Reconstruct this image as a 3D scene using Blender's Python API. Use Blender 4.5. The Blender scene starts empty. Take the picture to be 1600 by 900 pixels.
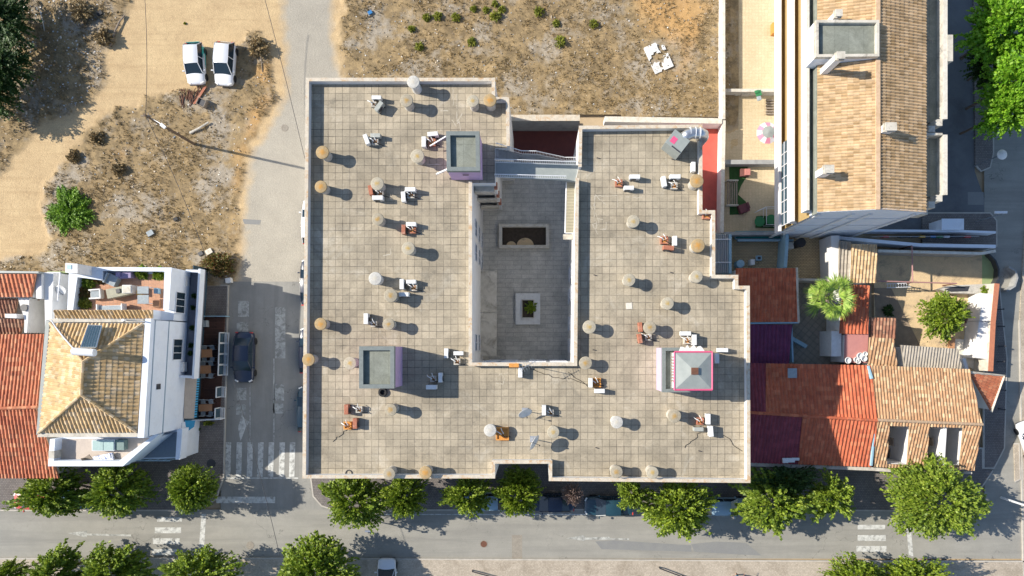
import bpy, math, random
import numpy as np
from mathutils import Vector, Matrix
from math import radians as R, sin, cos, pi
random.seed(7); rng = np.random.default_rng(7)
S = bpy.context.scene; COL = S.collection
# ---------- camera, world, sun, exposure ----------
CX, CY, F, H = 840.0, 540.0, 1067.0, 64.0      # nadir in photo pixels, focal length in pixels, flying height
cam = bpy.data.cameras.new('camera'); co = bpy.data.objects.new('camera', cam); COL.objects.link(co)
co.location = (0, 0, H); cam.sensor_width = 36; cam.lens = 36*F/1600
cam.shift_x = -40/1600; cam.shift_y = 90/1600; cam.clip_start = .5; cam.clip_end = 900
S.camera = co
EL, AZ = 35.5, 12.3
w = bpy.data.worlds.new('World'); S.world = w; w.use_nodes = True
nt = w.node_tree; bg = nt.nodes['Background']
sk = nt.nodes.new('ShaderNodeTexSky'); sk.sky_type = 'NISHITA'; sk.sun_disc = False
sk.sun_elevation = R(EL); sk.sun_rotation = math.atan2(-cos(R(AZ)), sin(R(AZ)))
sk.air_density = 1.0; sk.dust_density = .6; sk.ozone_density = 2.2
nt.links.new(sk.outputs[0], bg.inputs[0]); bg.inputs[1].default_value = .112
sl = bpy.data.lights.new('sun', 'SUN'); so = bpy.data.objects.new('sun', sl); COL.objects.link(so)
sl.energy = 4.7; sl.angle = R(.55); sl.color = (1, .93, .82)
so.rotation_euler = Vector((cos(R(AZ))*cos(R(EL)), -sin(R(AZ))*cos(R(EL)), -sin(R(EL)))).to_track_quat('-Z', 'Y').to_euler()
S.view_settings.view_transform = 'Standard'; S.view_settings.look = 'None'
S.view_settings.exposure = .6; S.view_settings.gamma = 1
S.render.engine = 'CYCLES'; S.render.resolution_x = 1024; S.render.resolution_y = 576
S.cycles.max_bounces = 5; S.cycles.transparent_max_bounces = 6

# ---------- helpers ----------
def W(px, py, z=0.0):
    d = (H-z)/F
    return ((px-CX)*d, (CY-py)*d, z)
def XY(pts, z): return [W(a, b, z)[:2] for a, b in pts]
class MB:
    def __init__(s): s.v = []; s.f = []; s.uv = None
    def add(s, vs, fs):
        n = len(s.v); s.v += [tuple(map(float, p)) for p in vs]; s.f += [tuple(n+i for i in f) for f in fs]; return s
    def prism(s, pts, z0, z1):
        a = sum(pts[i][0]*pts[(i+1) % len(pts)][1]-pts[(i+1) % len(pts)][0]*pts[i][1] for i in range(len(pts)))
        if a < 0: pts = pts[::-1]
        n = len(pts)
        return s.add([(x, y, z0) for x, y in pts]+[(x, y, z1) for x, y in pts],
              [tuple(range(n-1, -1, -1)), tuple(range(n, 2*n))]+[(i, (i+1) % n, n+(i+1) % n, n+i) for i in range(n)])
    def box(s, c, d, rz=0, M=None):
        x, y, z = d[0]/2, d[1]/2, d[2]/2
        vs = [(a*x, b*y, e*z) for a in (-1, 1) for b in (-1, 1) for e in (-1, 1)]
        m = Matrix.Translation(c) @ (M if M is not None else Matrix.Rotation(rz, 4, 'Z'))
        return s.add([m @ Vector(v) for v in vs], [(0, 1, 3, 2), (4, 6, 7, 5), (0, 4, 5, 1), (2, 3, 7, 6), (0, 2, 6, 4), (1, 5, 7, 3)])
    def lathe(s, prof, c=(0, 0, 0), n=20):
        k = len(prof); vs = []; fs = []
        for i in range(n):
            a = 2*pi*i/n
            vs += [(c[0]+r*cos(a), c[1]+r*sin(a), c[2]+z) for r, z in prof]
        for i in range(n):
            j = (i+1) % n
            for q in range(k-1): fs.append((i*k+q, j*k+q, j*k+q+1, i*k+q+1))
        fs.append(tuple(i*k+k-1 for i in range(n))); fs.append(tuple(i*k for i in range(n-1, -1, -1)))
        return s.add(vs, fs)
    def tube(s, pts, r, n=6, r1=None):
        pts = [Vector(p) for p in pts]; vs = []; fs = []; m = len(pts)
        for i, p in enumerate(pts):
            t = (pts[min(i+1, m-1)]-pts[max(i-1, 0)]).normalized()
            a = Vector((0, 0, 1)) if abs(t.z) < .9 else Vector((1, 0, 0))
            u = t.cross(a).normalized(); v = t.cross(u)
            rr = r if r1 is None else r+(r1-r)*i/(m-1)
            for k in range(n):
                q = 2*pi*k/n; vs.append(p+u*cos(q)*rr+v*sin(q)*rr)
        for i in range(m-1):
            for k in range(n): fs.append((i*n+k, i*n+(k+1) % n, (i+1)*n+(k+1) % n, (i+1)*n+k))
        fs += [tuple(range(n-1, -1, -1)), tuple((m-1)*n+k for k in range(n))]
        return s.add(vs, fs)
def obj(name, mb, m, parent=None, smooth=False, bevel=0, loc=None, rz=0, seg=2):
    me = bpy.data.meshes.new(name); me.from_pydata(mb.v, [], mb.f); me.update()
    if mb.uv is not None:
        l = me.uv_layers.new(name='UVMap'); idx = np.empty(len(me.loops), dtype=np.int32)
        me.loops.foreach_get('vertex_index', idx); l.data.foreach_set('uv', np.asarray(mb.uv, dtype=np.float32)[idx].ravel())
    o = bpy.data.objects.new(name, me); COL.objects.link(o)
    for mm in (m if isinstance(m, list) else [m]): me.materials.append(mm)
    if smooth: me.polygons.foreach_set('use_smooth', [True]*len(me.polygons))
    if bevel:
        b = o.modifiers.new('bevel', 'BEVEL'); b.width = bevel; b.segments = seg; b.limit_method = 'ANGLE'; b.angle_limit = R(40)
    if parent is not None: o.parent = parent
    if loc is not None: o.location = loc
    if rz: o.rotation_euler.z = rz
    return o
def tag(o, label=None, cat=None, group=None, kind=None):
    for k, v in (('label', label), ('category', cat), ('group', group), ('kind', kind)):
        if v: o[k] = v
    return o
def thing(name, label, cat, loc=(0, 0, 0), rz=0, group=None):
    o = bpy.data.objects.new(name, None); COL.objects.link(o); o.location = loc; o.rotation_euler.z = rz
    o.empty_display_size = .3
    return tag(o, label, cat, group)
def struct(name, mb, m, **k):
    o = obj(name, mb, m, **k); o['kind'] = 'structure'; return o
def dup(root, loc, rz=0, label=None, group=None, scale=None):
    r = root.copy(); COL.objects.link(r); r.location = loc; r.rotation_euler.z = rz
    if label: r['label'] = label
    if group: r['group'] = group
    if scale: r.scale = scale
    for ch in list(root.children):
        c = ch.copy(); COL.objects.link(c); c.parent = r
        for g in list(ch.children):
            d = g.copy(); COL.objects.link(d); d.parent = c
    return r
def offset(pts, t, closed=False):
    n = len(pts); out = []
    P = [Vector(p) for p in pts]
    for i in range(n):
        a = P[i-1] if (i > 0 or closed) else None
        b = P[(i+1) % n] if (i < n-1 or closed) else None
        d1 = (P[i]-a).normalized() if a is not None else None
        d2 = (b-P[i]).normalized() if b is not None else None
        if d1 is None: d1 = d2
        if d2 is None: d2 = d1
        n1 = Vector((d1.y, -d1.x)); n2 = Vector((d2.y, -d2.x))
        m = (n1+n2); m = m/max(m.length_squared/2, .3)
        out.append(tuple(P[i]+m*t))
    return out
def strip(pts, t, both=False):      # one-sided (to the right of travel) or centred wall footprint
    if both: return offset(pts, t/2)+offset(pts, -t/2)[::-1]
    return list(pts)+offset(pts, t)[::-1]
def wall(label, px, z1, t=.2, z0=0, m=None, cap=None, name='garden_wall', cat='wall', zpx=None, parent=None, group=None, capt=.04):
    pts = XY(px, z1 if zpx is None else zpx)
    if cap is None:
        o = obj(name, MB().prism(strip(pts, t, True), z0, z1), m, parent)
        if parent is None: tag(o, label, cat, group)
        return o
    e = thing(name, label, cat, (pts[0][0], pts[0][1], z0), group=group) if parent is None else parent
    ofs = e.location if parent is None else Vector((0, 0, 0))
    loc = [(x-ofs[0], y-ofs[1]) for x, y in pts]
    obj('wall_body', MB().prism(strip(loc, t, True), z0-ofs[2], z1-capt-ofs[2]), m, e)
    obj('coping', MB().prism(strip(loc, t+.05, True), z1-capt-ofs[2], z1-ofs[2]), cap, e)
    return e

# ---------- materials ----------
def nodes(name):
    m = bpy.data.materials.new(name); m.use_nodes = True
    return m, m.node_tree, m.node_tree.nodes['Principled BSDF']
def N(nt, t, **k):
    n = nt.nodes.new(t)
    for a, b in k.items(): setattr(n, a, b)
    return n
def mixc(nt, f, a, b, mode='MIX'):
    n = N(nt, 'ShaderNodeMix', data_type='RGBA', blend_type=mode)
    for s, v in ((n.inputs['Factor'], f), (n.inputs[6], a), (n.inputs[7], b)):
        if hasattr(v, 'is_output') or isinstance(v, bpy.types.NodeSocket): nt.links.new(v, s)
        elif isinstance(v, (tuple, list)): s.default_value = (*v[:3], 1)
        else: s.default_value = v
    return n.outputs[2]
def noise(nt, vec, scale, det=4, rough=.6, lo=.35, hi=.65, dist=0):
    n = N(nt, 'ShaderNodeTexNoise'); n.inputs['Scale'].default_value = scale; n.inputs['Detail'].default_value = det
    n.inputs['Roughness'].default_value = rough; n.inputs['Distortion'].default_value = dist
    nt.links.new(vec, n.inputs['Vector'])
    r = N(nt, 'ShaderNodeMapRange'); r.inputs[1].default_value = lo; r.inputs[2].default_value = hi
    nt.links.new(n.outputs[0], r.inputs[0]); return r.outputs[0]
def mth(nt, op, a, b=None):
    n = N(nt, 'ShaderNodeMath', operation=op)
    for i, v in enumerate((a, b)):
        if v is None: continue
        if isinstance(v, bpy.types.NodeSocket): nt.links.new(v, n.inputs[i])
        else: n.inputs[i].default_value = v
    return n.outputs[0]
def bump(nt, bs, h, st, dist=.02):
    b = N(nt, 'ShaderNodeBump'); b.inputs['Strength'].default_value = st; b.inputs['Distance'].default_value = dist
    nt.links.new(h, b.inputs['Height']); nt.links.new(b.outputs[0], bs.inputs['Normal'])
def pos(nt): return N(nt, 'ShaderNodeNewGeometry').outputs['Position']
def surf(name, c, c2=None, sc=1.2, c3=None, sc3=.3, rough=.85, bmp=.3, spk=.15, metal=0, amt3=1.0, lo3=.5, hi3=.7):
    m, nt, b = nodes(name); p = pos(nt)
    if c2 is None: c2 = tuple(x*.82 for x in c)
    col = mixc(nt, noise(nt, p, sc, 6, .65), c, c2)
    if c3:
        f3 = noise(nt, p, sc3, 5, .7, lo3, hi3, .6)
        col = mixc(nt, mth(nt, 'MULTIPLY', f3, amt3), col, c3)
    g = noise(nt, p, 22, 3, .7, .3, .7)
    col = mixc(nt, spk, col, mixc(nt, g, (.35, .35, .35), (1.6, 1.6, 1.6)), 'MULTIPLY') if spk else col
    nt.links.new(col, b.inputs['Base Color']); b.inputs['Roughness'].default_value = rough; b.inputs['Metallic'].default_value = metal
    if bmp: bump(nt, b, g, bmp)
    return m
def plain(name, c, rough=.5, metal=0, coat=0, alpha=None):
    m, nt, b = nodes(name); p = pos(nt)
    nt.links.new(mixc(nt, noise(nt, p, 6, 3), c, tuple(x*.9 for x in c)), b.inputs['Base Color'])
    b.inputs['Roughness'].default_value = rough; b.inputs['Metallic'].default_value = metal
    if coat: b.inputs['Coat Weight'].default_value = coat
    return m
def slabs(name, c, c2, cm, size, mortar=.02, stain=None, off=0, rough=.9, rh=None, sc=.25, lo=.45, hi=.75, rz=0, soft=.35, vary=False):
    m, nt, b = nodes(name); p = pos(nt)
    mp = N(nt, 'ShaderNodeMapping'); nt.links.new(p, mp.inputs[0]); mp.inputs['Rotation'].default_value[2] = rz
    wob = N(nt, 'ShaderNodeTexNoise'); wob.inputs['Scale'].default_value = 1.7; nt.links.new(p, wob.inputs['Vector'])
    ad = N(nt, 'ShaderNodeVectorMath', operation='MULTIPLY_ADD'); nt.links.new(wob.outputs['Color'], ad.inputs[0])
    ad.inputs[1].default_value = (.035, .035, 0); nt.links.new(mp.outputs[0], ad.inputs[2])
    br = N(nt, 'ShaderNodeTexBrick', offset=off, squash=1, offset_frequency=2, squash_frequency=1)
    nt.links.new(ad.outputs[0], br.inputs['Vector'])
    br.inputs['Scale'].default_value = 1; br.inputs['Brick Width'].default_value = size; br.inputs['Row Height'].default_value = rh or size
    br.inputs['Mortar Size'].default_value = mortar; br.inputs['Mortar Smooth'].default_value = soft; br.inputs['Bias'].default_value = 0
    for i, cc in enumerate((c, c2, cm)): br.inputs[1+i].default_value = (*cc, 1)
    col = br.outputs['Color']
    if vary:
        col = mixc(nt, mth(nt, 'MULTIPLY', noise(nt, p, .33, 6, .75, .55, .66, 1.2), .38), col, (.60, .55, .45))
        col = mixc(nt, mth(nt, 'MULTIPLY', noise(nt, p, .5, 7, .8, .56, .66, .4), .5), col, (.21, .19, .15))
        fade = mth(nt, 'MULTIPLY', br.outputs['Fac'], noise(nt, p, .9, 5, .8, .36, .6))
        col = mixc(nt, mth(nt, 'SUBTRACT', br.outputs['Fac'], fade), col, tuple(k*.74 for k in c))
        jf = mth(nt, 'MULTIPLY', br.outputs['Fac'], noise(nt, p, .22, 4, .8, .56, .68))
        col = mixc(nt, jf, col, (.05, .04, .03))
    if stain:
        col = mixc(nt, mth(nt, 'MULTIPLY', noise(nt, p, sc, 7, .72, lo, hi, .8), .8), col, stain, 'MULTIPLY')
    col = mixc(nt, .35, col, mixc(nt, noise(nt, p, 9, 5, .75, .3, .7), (.45, .45, .45), (1.35, 1.35, 1.35)), 'MULTIPLY')
    nt.links.new(col, b.inputs['Base Color']); b.inputs['Roughness'].default_value = rough
    inv = mth(nt, 'SUBTRACT', 1.0, br.outputs['Fac']); bump(nt, b, inv, .5, .015)
    return m
def tiles(name, c, c2, c3, dark=.0, rough=.85, lich=None):
    m, nt, b = nodes(name); p = pos(nt)
    uv = N(nt, 'ShaderNodeUVMap').outputs[0]
    fl = N(nt, 'ShaderNodeVectorMath', operation='FLOOR'); nt.links.new(uv, fl.inputs[0])
    wn = N(nt, 'ShaderNodeTexWhiteNoise', noise_dimensions='2D'); nt.links.new(fl.outputs[0], wn.inputs['Vector'])
    cr = N(nt, 'ShaderNodeValToRGB'); e = cr.color_ramp.elements
    e[0].color = (*c, 1); e[1].color = (*c3, 1); e[0].position = .1; e[1].position = .95
    k = e.new(.55); k.color = (*c2, 1)
    nt.links.new(wn.outputs[0], cr.inputs[0])
    col = cr.outputs[0]
    col = mixc(nt, .45, col, mixc(nt, noise(nt, p, 1.1, 6, .7, .35, .65), (.5, .5, .5), (1.3, 1.3, 1.3)), 'MULTIPLY')
    if lich: col = mixc(nt, noise(nt, p, 3.0, 5, .75, .56, .7), col, lich)
    nt.links.new(col, b.inputs['Base Color']); b.inputs['Roughness'].default_value = rough
    bump(nt, b, noise(nt, p, 30, 3), .25, .01)
    return m
def leafmat(name, c, c2, c3, tr=.25):
    m, nt, b = nodes(name); g = N(nt, 'ShaderNodeNewGeometry')
    cr = N(nt, 'ShaderNodeValToRGB'); e = cr.color_ramp.elements
    e[0].color = (*c, 1); e[1].color = (*c3, 1); k = e.new(.5); k.color = (*c2, 1)
    nt.links.new(g.outputs['Random Per Island'], cr.inputs[0])
    col = mixc(nt, .6, cr.outputs[0], mixc(nt, noise(nt, g.outputs['Position'], 1.1, 3, .6, .35, .65), (.6, .65, .7), (1.35, 1.3, 1.1)), 'MULTIPLY')
    nt.links.new(col, b.inputs['Base Color']); b.inputs['Roughness'].default_value = .55
    t = N(nt, 'ShaderNodeBsdfTranslucent'); nt.links.new(col, t.inputs[0])
    mx = N(nt, 'ShaderNodeMixShader'); mx.inputs[0].default_value = tr
    nt.links.new(b.outputs[0], mx.inputs[1]); nt.links.new(t.outputs[0], mx.inputs[2])
    nt.links.new(mx.outputs[0], nt.nodes['Material Output'].inputs[0]); return m
M = {}
M['deck'] = slabs('roof_slabs', (.475, .405, .295), (.375, .322, .235), (.14, .12, .09), .565, .021, (.60, .60, .60), lo=.40, hi=.64, vary=True)
M['deck2'] = surf('cement_screed', (.34, .35, .30), (.28, .29, .25), 2, (.2, .2, .17), .6)
M['white'] = surf('white_render', (.78, .77, .75), (.70, .69, .67), .8, (.55, .53, .5), 1.2, spk=.05, bmp=.1, amt3=.35)
M['shopwhite'] = surf('bluish_white_render', (.74, .78, .83), (.68, .73, .80), .8, (.6, .62, .65), 1.5, spk=.04, bmp=.1, amt3=.4)
M['offwhite'] = surf('aged_cream_render', (.62, .58, .50), (.5, .46, .38), 1.5, (.3, .27, .22), 1.0, spk=.1)
M['grey'] = surf('grey_render', (.36, .36, .35), (.28, .28, .27), 1.2, (.2, .2, .2), .7)
M['coping'] = surf('lichen_coping', (.62, .55, .44), (.5, .44, .35), 3, (.48, .27, .10), 2.2, spk=.25, amt3=.75, lo3=.5, hi3=.66)
M['copingw'] = surf('pale_coping', (.68, .64, .56), (.58, .54, .46), 3, (.42, .34, .22), 1.8, spk=.15, amt3=.6)
M['lilac'] = surf('lilac_render', (.52, .36, .56), (.46, .32, .50), 1.5, (.4, .3, .42), 1, spk=.06, amt3=.4)
M['lilac2'] = surf('pale_lilac_render', (.55, .43, .60), (.5, .39, .55), 1.5, (.5, .42, .5), 1, spk=.06, amt3=.4)
M['screed'] = slabs('grey_green_screed', (.27, .285, .24), (.235, .25, .21), (.17, .18, .15), 1.1, .012, (.62, .62, .6), sc=.8, lo=.4, hi=.65, rh=3)
def asphalt(name, c, c2, c3, st, cr=(.10, .095, .085)):
    m, nt, b = nodes(name); p = pos(nt); mp = N(nt, 'ShaderNodeMapping'); nt.links.new(p, mp.inputs[0]); mp.inputs['Scale'].default_value = (*st, 1)
    col = mixc(nt, noise(nt, p, .6, 6, .7), c, c2)
    col = mixc(nt, mth(nt, 'MULTIPLY', noise(nt, mp.outputs[0], 1.0, 5, .65, .42, .66, .5), .7), col, c3)
    col = mixc(nt, mth(nt, 'MULTIPLY', noise(nt, p, .8, 6, .8, .6, .72), .45), col, tuple(k*.6 for k in c))
    n = N(nt, 'ShaderNodeTexNoise'); n.inputs['Scale'].default_value = .35; n.inputs['Detail'].default_value = 8; nt.links.new(p, n.inputs['Vector'])
    k = mth(nt, 'LESS_THAN', mth(nt, 'ABSOLUTE', mth(nt, 'SUBTRACT', n.outputs[0], .5)), .0022)
    col = mixc(nt, mth(nt, 'MULTIPLY', k, mth(nt, 'MULTIPLY', noise(nt, p, .2, 3, .6, .5, .6), .8)), col, cr)
    g = noise(nt, p, 24, 3, .8, .3, .7); col = mixc(nt, .25, col, mixc(nt, g, (.4, .4, .4), (1.5, 1.5, 1.5)), 'MULTIPLY')
    nt.links.new(col, b.inputs['Base Color']); b.inputs['Roughness'].default_value = .9; bump(nt, b, g, .4); return m
M['asphalt'] = asphalt('asphalt', (.325, .31, .27), (.28, .27, .235), (.22, .212, .19), (.07, .9))
M['asphalt_side'] = asphalt('side_street_asphalt', (.30, .29, .26), (.25, .243, .22), (.20, .197, .18), (.9, .07))
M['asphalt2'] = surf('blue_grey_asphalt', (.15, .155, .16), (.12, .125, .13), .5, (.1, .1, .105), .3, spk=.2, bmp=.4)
M['pave'] = slabs('cobble_pavement', (.56, .48, .38), (.44, .38, .30), (.33, .28, .22), .13, .015, (.5, .47, .42), off=.5, sc=.5, soft=.6)
M['pavedark'] = slabs('dark_cobbles', (.25, .22, .20), (.19, .17, .16), (.1, .09, .08), .16, .02, (.6, .57, .55), off=.5, sc=.5, soft=.6)
M['kerb'] = surf('kerb_stone', (.5, .46, .40), (.4, .37, .32), 2)
M['paint'] = surf('road_paint', (.60, .60, .56), (.44, .44, .41), 3, (.24, .235, .215), 3.0, spk=.25, amt3=.95, lo3=.5, hi3=.66)
M['paintworn'] = surf('worn_road_paint', (.50, .50, .46), (.40, .40, .37), 3, (.22, .22, .2), 2.0, spk=.3, lo3=.42, hi3=.62)
M['redfloor'] = surf('red_painted_floor', (.58, .11, .08), (.50, .10, .07), 1.5, (.42, .09, .07), .8, spk=.08)
M['maroon'] = surf('maroon_floor', (.13, .035, .03), (.10, .03, .028), 2)
M['tan'] = slabs('tan_patio', (.62, .50, .32), (.57, .46, .29), (.46, .37, .24), .3, .01, (.8, .76, .7))
M['brickpave'] = slabs('yellow_brick_paving', (.55, .42, .24), (.44, .34, .19), (.22, .17, .11), .28, .025, (.75, .7, .65), off=.5, rh=.14)
M['cobble2'] = slabs('grey_tile_paving', (.30, .27, .22), (.25, .23, .19), (.13, .12, .1), .5, .02, (.7, .7, .7), rz=.7)
M['court'] = slabs('courtyard_paving', (.66, .63, .56), (.58, .56, .50), (.47, .45, .41), 1.5, .03, (.62, .62, .62), off=.5, sc=.7, lo=.38, hi=.66, rh=.42)
M['terracotta'] = slabs('terracotta_tiles', (.55, .31, .20), (.49, .27, .17), (.4, .25, .18), .33, .015, (.8, .75, .7))
M['sandyard'] = surf('sandy_soil', (.66, .49, .28), (.56, .42, .25), 1.5, (.3, .23, .16), .6, spk=.3, lo3=.55)
M['earth'] = surf('dark_earth', (.07, .05, .035), (.04, .03, .02), 4)
M['tile_tan'] = tiles('tan_clay_tiles', (.54, .37, .20), (.62, .45, .27), (.42, .28, .14), lich=(.36, .25, .13))
M['tile_gold'] = tiles('golden_clay_tiles', (.62, .43, .22), (.50, .33, .15), (.68, .52, .33), lich=(.24, .19, .12))
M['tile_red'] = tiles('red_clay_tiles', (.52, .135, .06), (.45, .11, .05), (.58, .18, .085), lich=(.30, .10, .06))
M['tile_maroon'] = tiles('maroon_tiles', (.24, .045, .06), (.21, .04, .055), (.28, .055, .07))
M['tile_orange'] = tiles('orange_clay_tiles', (.56, .19, .09), (.48, .15, .075), (.62, .27, .14), lich=(.30, .14, .08))
M['tile_old'] = tiles('weathered_clay_tiles', (.47, .28, .15), (.39, .22, .115), (.55, .39, .23), lich=(.14, .115, .075))
M['tile_brown'] = tiles('dark_weathered_tiles', (.34, .15, .09), (.24, .11, .07), (.42, .24, .15), lich=(.07, .055, .05))
M['sheet_grey'] = tiles('fibre_cement_sheet', (.36, .32, .26), (.34, .30, .25), (.38, .34, .28))
M['sheet_purple'] = tiles('dark_red_sheet', (.15, .03, .085), (.14, .03, .08), (.17, .035, .09))
M['sheet_cream'] = tiles('cream_ribbed_sheet', (.55, .50, .36), (.54, .49, .35), (.57, .52, .38))
M['glass'] = plain('dark_glass', (.02, .035, .05), .08)
M['glassb'] = plain('bluish_glass', (.05, .09, .12), .06)
M['slate'] = surf('slate_grey_rim', (.20, .225, .215), (.165, .185, .18), 3)
M['metal'] = plain('galvanised_metal', (.55, .57, .60), .35, .8)
M['steel'] = plain('white_painted_metal', (.72, .73, .75), .4)
M['bluemetal'] = plain('pale_blue_painted_metal', (.30, .47, .56), .45)
M['plastic'] = surf('white_plastic', (.74, .74, .72), (.66, .66, .64), 3, (.5, .47, .42), 4, rough=.45, spk=.04, bmp=0, amt3=.4)
M['acgrey'] = surf('weathered_casing', (.42, .43, .38), (.33, .34, .31), 4, rough=.6)
M['black'] = plain('black_rubber', (.015, .015, .016), .7)
M['dark'] = plain('dark_metal', (.05, .05, .055), .5)
M['brick'] = surf('red_brick', (.42, .16, .09), (.34, .12, .07), 5, (.5, .3, .22), 2, spk=.3)
M['orange'] = surf('orange_foam', (.68, .30, .06), (.55, .24, .06), 6)
M['cement'] = surf('cement', (.56, .52, .45), (.46, .43, .37), 4, (.36, .33, .28), 2, spk=.3)
M['wood'] = surf('brown_deck_boards', (.10, .045, .032), (.075, .035, .027), 3)
M['table'] = surf('orange_wood', (.46, .24, .12), (.4, .2, .1), 5, rough=.5, bmp=0)
M['oldwood'] = surf('weathered_timber', (.30, .25, .2), (.2, .16, .12), 5)
M['rust'] = surf('rusty_scrap', (.17, .07, .04), (.11, .05, .03), 5)
M['blue'] = plain('blue_paint', (.03, .18, .42), .5)
M['cyan'] = plain('cyan_canvas', (.05, .33, .55), .6)
M['canvas'] = surf('beige_canvas', (.45, .38, .31), (.40, .34, .28), 2)
M['pink'] = plain('pink_trim', (.72, .10, .22), .5)
M['zinc'] = surf('zinc_sheet', (.31, .335, .315), (.26, .285, .27), 1.5, rough=.5, bmp=0, spk=.08)
M['green'] = plain('green_plastic', (.03, .20, .07), .6)
M['turf'] = surf('green_turf', (.03, .10, .02), (.02, .07, .015), 4)
M['greenscreed'] = surf('pale_green_screed', (.32, .38, .17), (.27, .33, .15), 1.5, spk=.1)
M['fabric'] = surf('pale_grey_fabric', (.36, .40, .42), (.28, .32, .34), 4)
M['yellow'] = plain('yellow_plastic', (.70, .42, .06), .5)
M['red'] = plain('red_plastic', (.55, .05, .04), .5)
M['bark'] = surf('bark', (.16, .11, .075), (.10, .07, .05), 5)
M['skin'] = plain('skin', (.45, .27, .19), .6)
M['hair'] = plain('dark_hair', (.02, .015, .012), .7)
M['leafA'] = leafmat('mid_green_leaves', (.09, .15, .012), (.19, .28, .02), (.32, .40, .04))
M['leafB'] = leafmat('light_green_leaves', (.10, .17, .014), (.20, .29, .024), (.34, .42, .06))
M['leafC'] = leafmat('dark_green_leaves', (.025, .065, .012), (.045, .1, .018), (.08, .14, .03))
M['leafR'] = leafmat('bright_green_leaves', (.12, .30, .012), (.20, .42, .02), (.34, .55, .05), .35)
M['leafD'] = leafmat('dry_twigs', (.30, .22, .20), (.38, .29, .27), (.22, .15, .13))
M['leafH'] = leafmat('reddish_hedge_leaves', (.16, .07, .03), (.20, .13, .04), (.10, .16, .03))
M['leafM'] = leafmat('olive_shrub_leaves', (.17, .20, .02), (.26, .29, .03), (.34, .34, .06))
M['leafP'] = leafmat('palm_leaves', (.10, .20, .02), (.24, .38, .05), (.42, .52, .12), .15)
M['straw'] = leafmat('dry_straw', (.42, .31, .16), (.31, .22, .11), (.17, .13, .06), .1)
# ---------- ground ----------
def plane(name, px, z, m, zpx=0, th=0, parent=None):
    mb = MB(); p = XY(px, z if zpx is None else zpx)
    if th: mb.prism(p, z-th, z)
    else:
        a = sum(p[i][0]*p[(i+1) % len(p)][1]-p[(i+1) % len(p)][0]*p[i][1] for i in range(len(p)))
        if a < 0: p = p[::-1]
        mb.add([(x, y, z) for x, y in p], [tuple(range(len(p)))])
    return struct(name, mb, m, parent=parent)
M['dirt'] = surf('dirt_ground', (.50, .38, .24), (.42, .32, .2), .5, (.3, .25, .17), .3)
g = MB(); g.add([(-400, -400, -.25), (400, -400, -.25), (400, 400, -.25), (-400, 400, -.25)], [(0, 1, 2, 3)])
struct('ground', g, M['dirt'])
VT = {}
def vnoise(x, y, sc, seed=0, octv=4):
    out = np.zeros_like(x); amp = 1; tot = 0
    for o in range(octv):
        T = VT.get((seed, o))
        if T is None: T = VT[(seed, o)] = np.random.default_rng(seed*31+o).random((256, 256))
        a = x*sc; b = y*sc; i = np.floor(a).astype(int); j = np.floor(b).astype(int)
        fa = a-i; fb = b-j; fa = fa*fa*(3-2*fa); fb = fb*fb*(3-2*fb)
        q = lambda m, n: T[m % 256, n % 256]
        out += amp*((q(i, j)*(1-fa)+q(i+1, j)*fa)*(1-fb)+(q(i, j+1)*(1-fa)+q(i+1, j+1)*fa)*fb); tot += amp
        amp *= .55; sc *= 2.1
    return out/tot
def sdist(x, y, px, z=0):           # signed distance to polygon in metres, + inside
    P = np.array(XY(px, z)); n = len(P); d = np.full(x.shape, 1e9); ins = np.zeros(x.shape, bool)
    for i in range(n):
        a, b = P[i], P[(i+1) % n]; e = b-a; t = np.clip(((x-a[0])*e[0]+(y-a[1])*e[1])/(e@e+1e-9), 0, 1)
        d = np.minimum(d, np.hypot(x-a[0]-t*e[0], y-a[1]-t*e[1]))
        c = (a[1] > y) != (b[1] > y)
        with np.errstate(divide='ignore', invalid='ignore'): xi = (b[0]-a[0])*(y-a[1])/(b[1]-a[1]+1e-12)+a[0]
        ins ^= c & (x < xi)
    return np.where(ins, d, -d)
G1 = [(160, 185), (120, 225), (72, 290), (66, 330), (82, 380), (50, 402), (-200, 425), (-200, 470), (352, 470), (374, 400), (372, 330), (380, 250), (402, 205), (432, 155), (425, 95), (405, 50), (383, 55), (370, 88), (362, 128), (325, 140), (262, 140), (215, 165)]
G2 = [(-300, -300), (230, -300), (212, -20), (196, 30), (178, 58), (160, 92), (166, 120), (135, 165), (67, 192), (42, 225), (-5, 275), (-300, 480)]
G3 = [(542, -300), (536, 20), (527, 65), (540, 120), (545, 200), (1180, 200), (1180, -300)]
RD = [(440, -300), (438, 40), (446, 100), (440, 150), (420, 195), (395, 225), (384, 290), (378, 360), (366, 480), (560, 480), (560, 150), (533, 120), (520, 60), (530, -300)]
OR1 = [(1000, 0), (1100, -40), (1108, 60), (1080, 120), (1040, 140), (1050, 80), (1020, 50)]
OR2 = [(170, 240), (205, 225), (212, 240), (190, 262)]
OR3 = [(385, 100), (425, 95), (432, 155), (402, 205), (384, 270), (374, 330), (360, 400), (355, 350), (368, 260), (385, 190), (400, 150)]
step = .2
gx = np.arange(-66, 19, step); gy = np.arange(4.2, 50, step); X, Y = np.meshgrid(gx, gy)
wb = (vnoise(X, Y, .9, 3)-.5)*1.7
dg = np.maximum.reduce([sdist(X, Y, p)+wb for p in (G1, G2, G3)])
grass = np.clip(dg*1.6+.5, 0, 1); road = np.clip(sdist(X, Y, RD)*1.0+wb*.9+.3, 0, 1)*(1-grass)
orange = np.clip(np.maximum.reduce([sdist(X, Y, p)*.6 for p in (OR1, OR2, OR3)])+(vnoise(X, Y, .5, 9)-.42)*2.2, 0, 1)
bn = vnoise(X, Y, .35, 5, 5)
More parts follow.
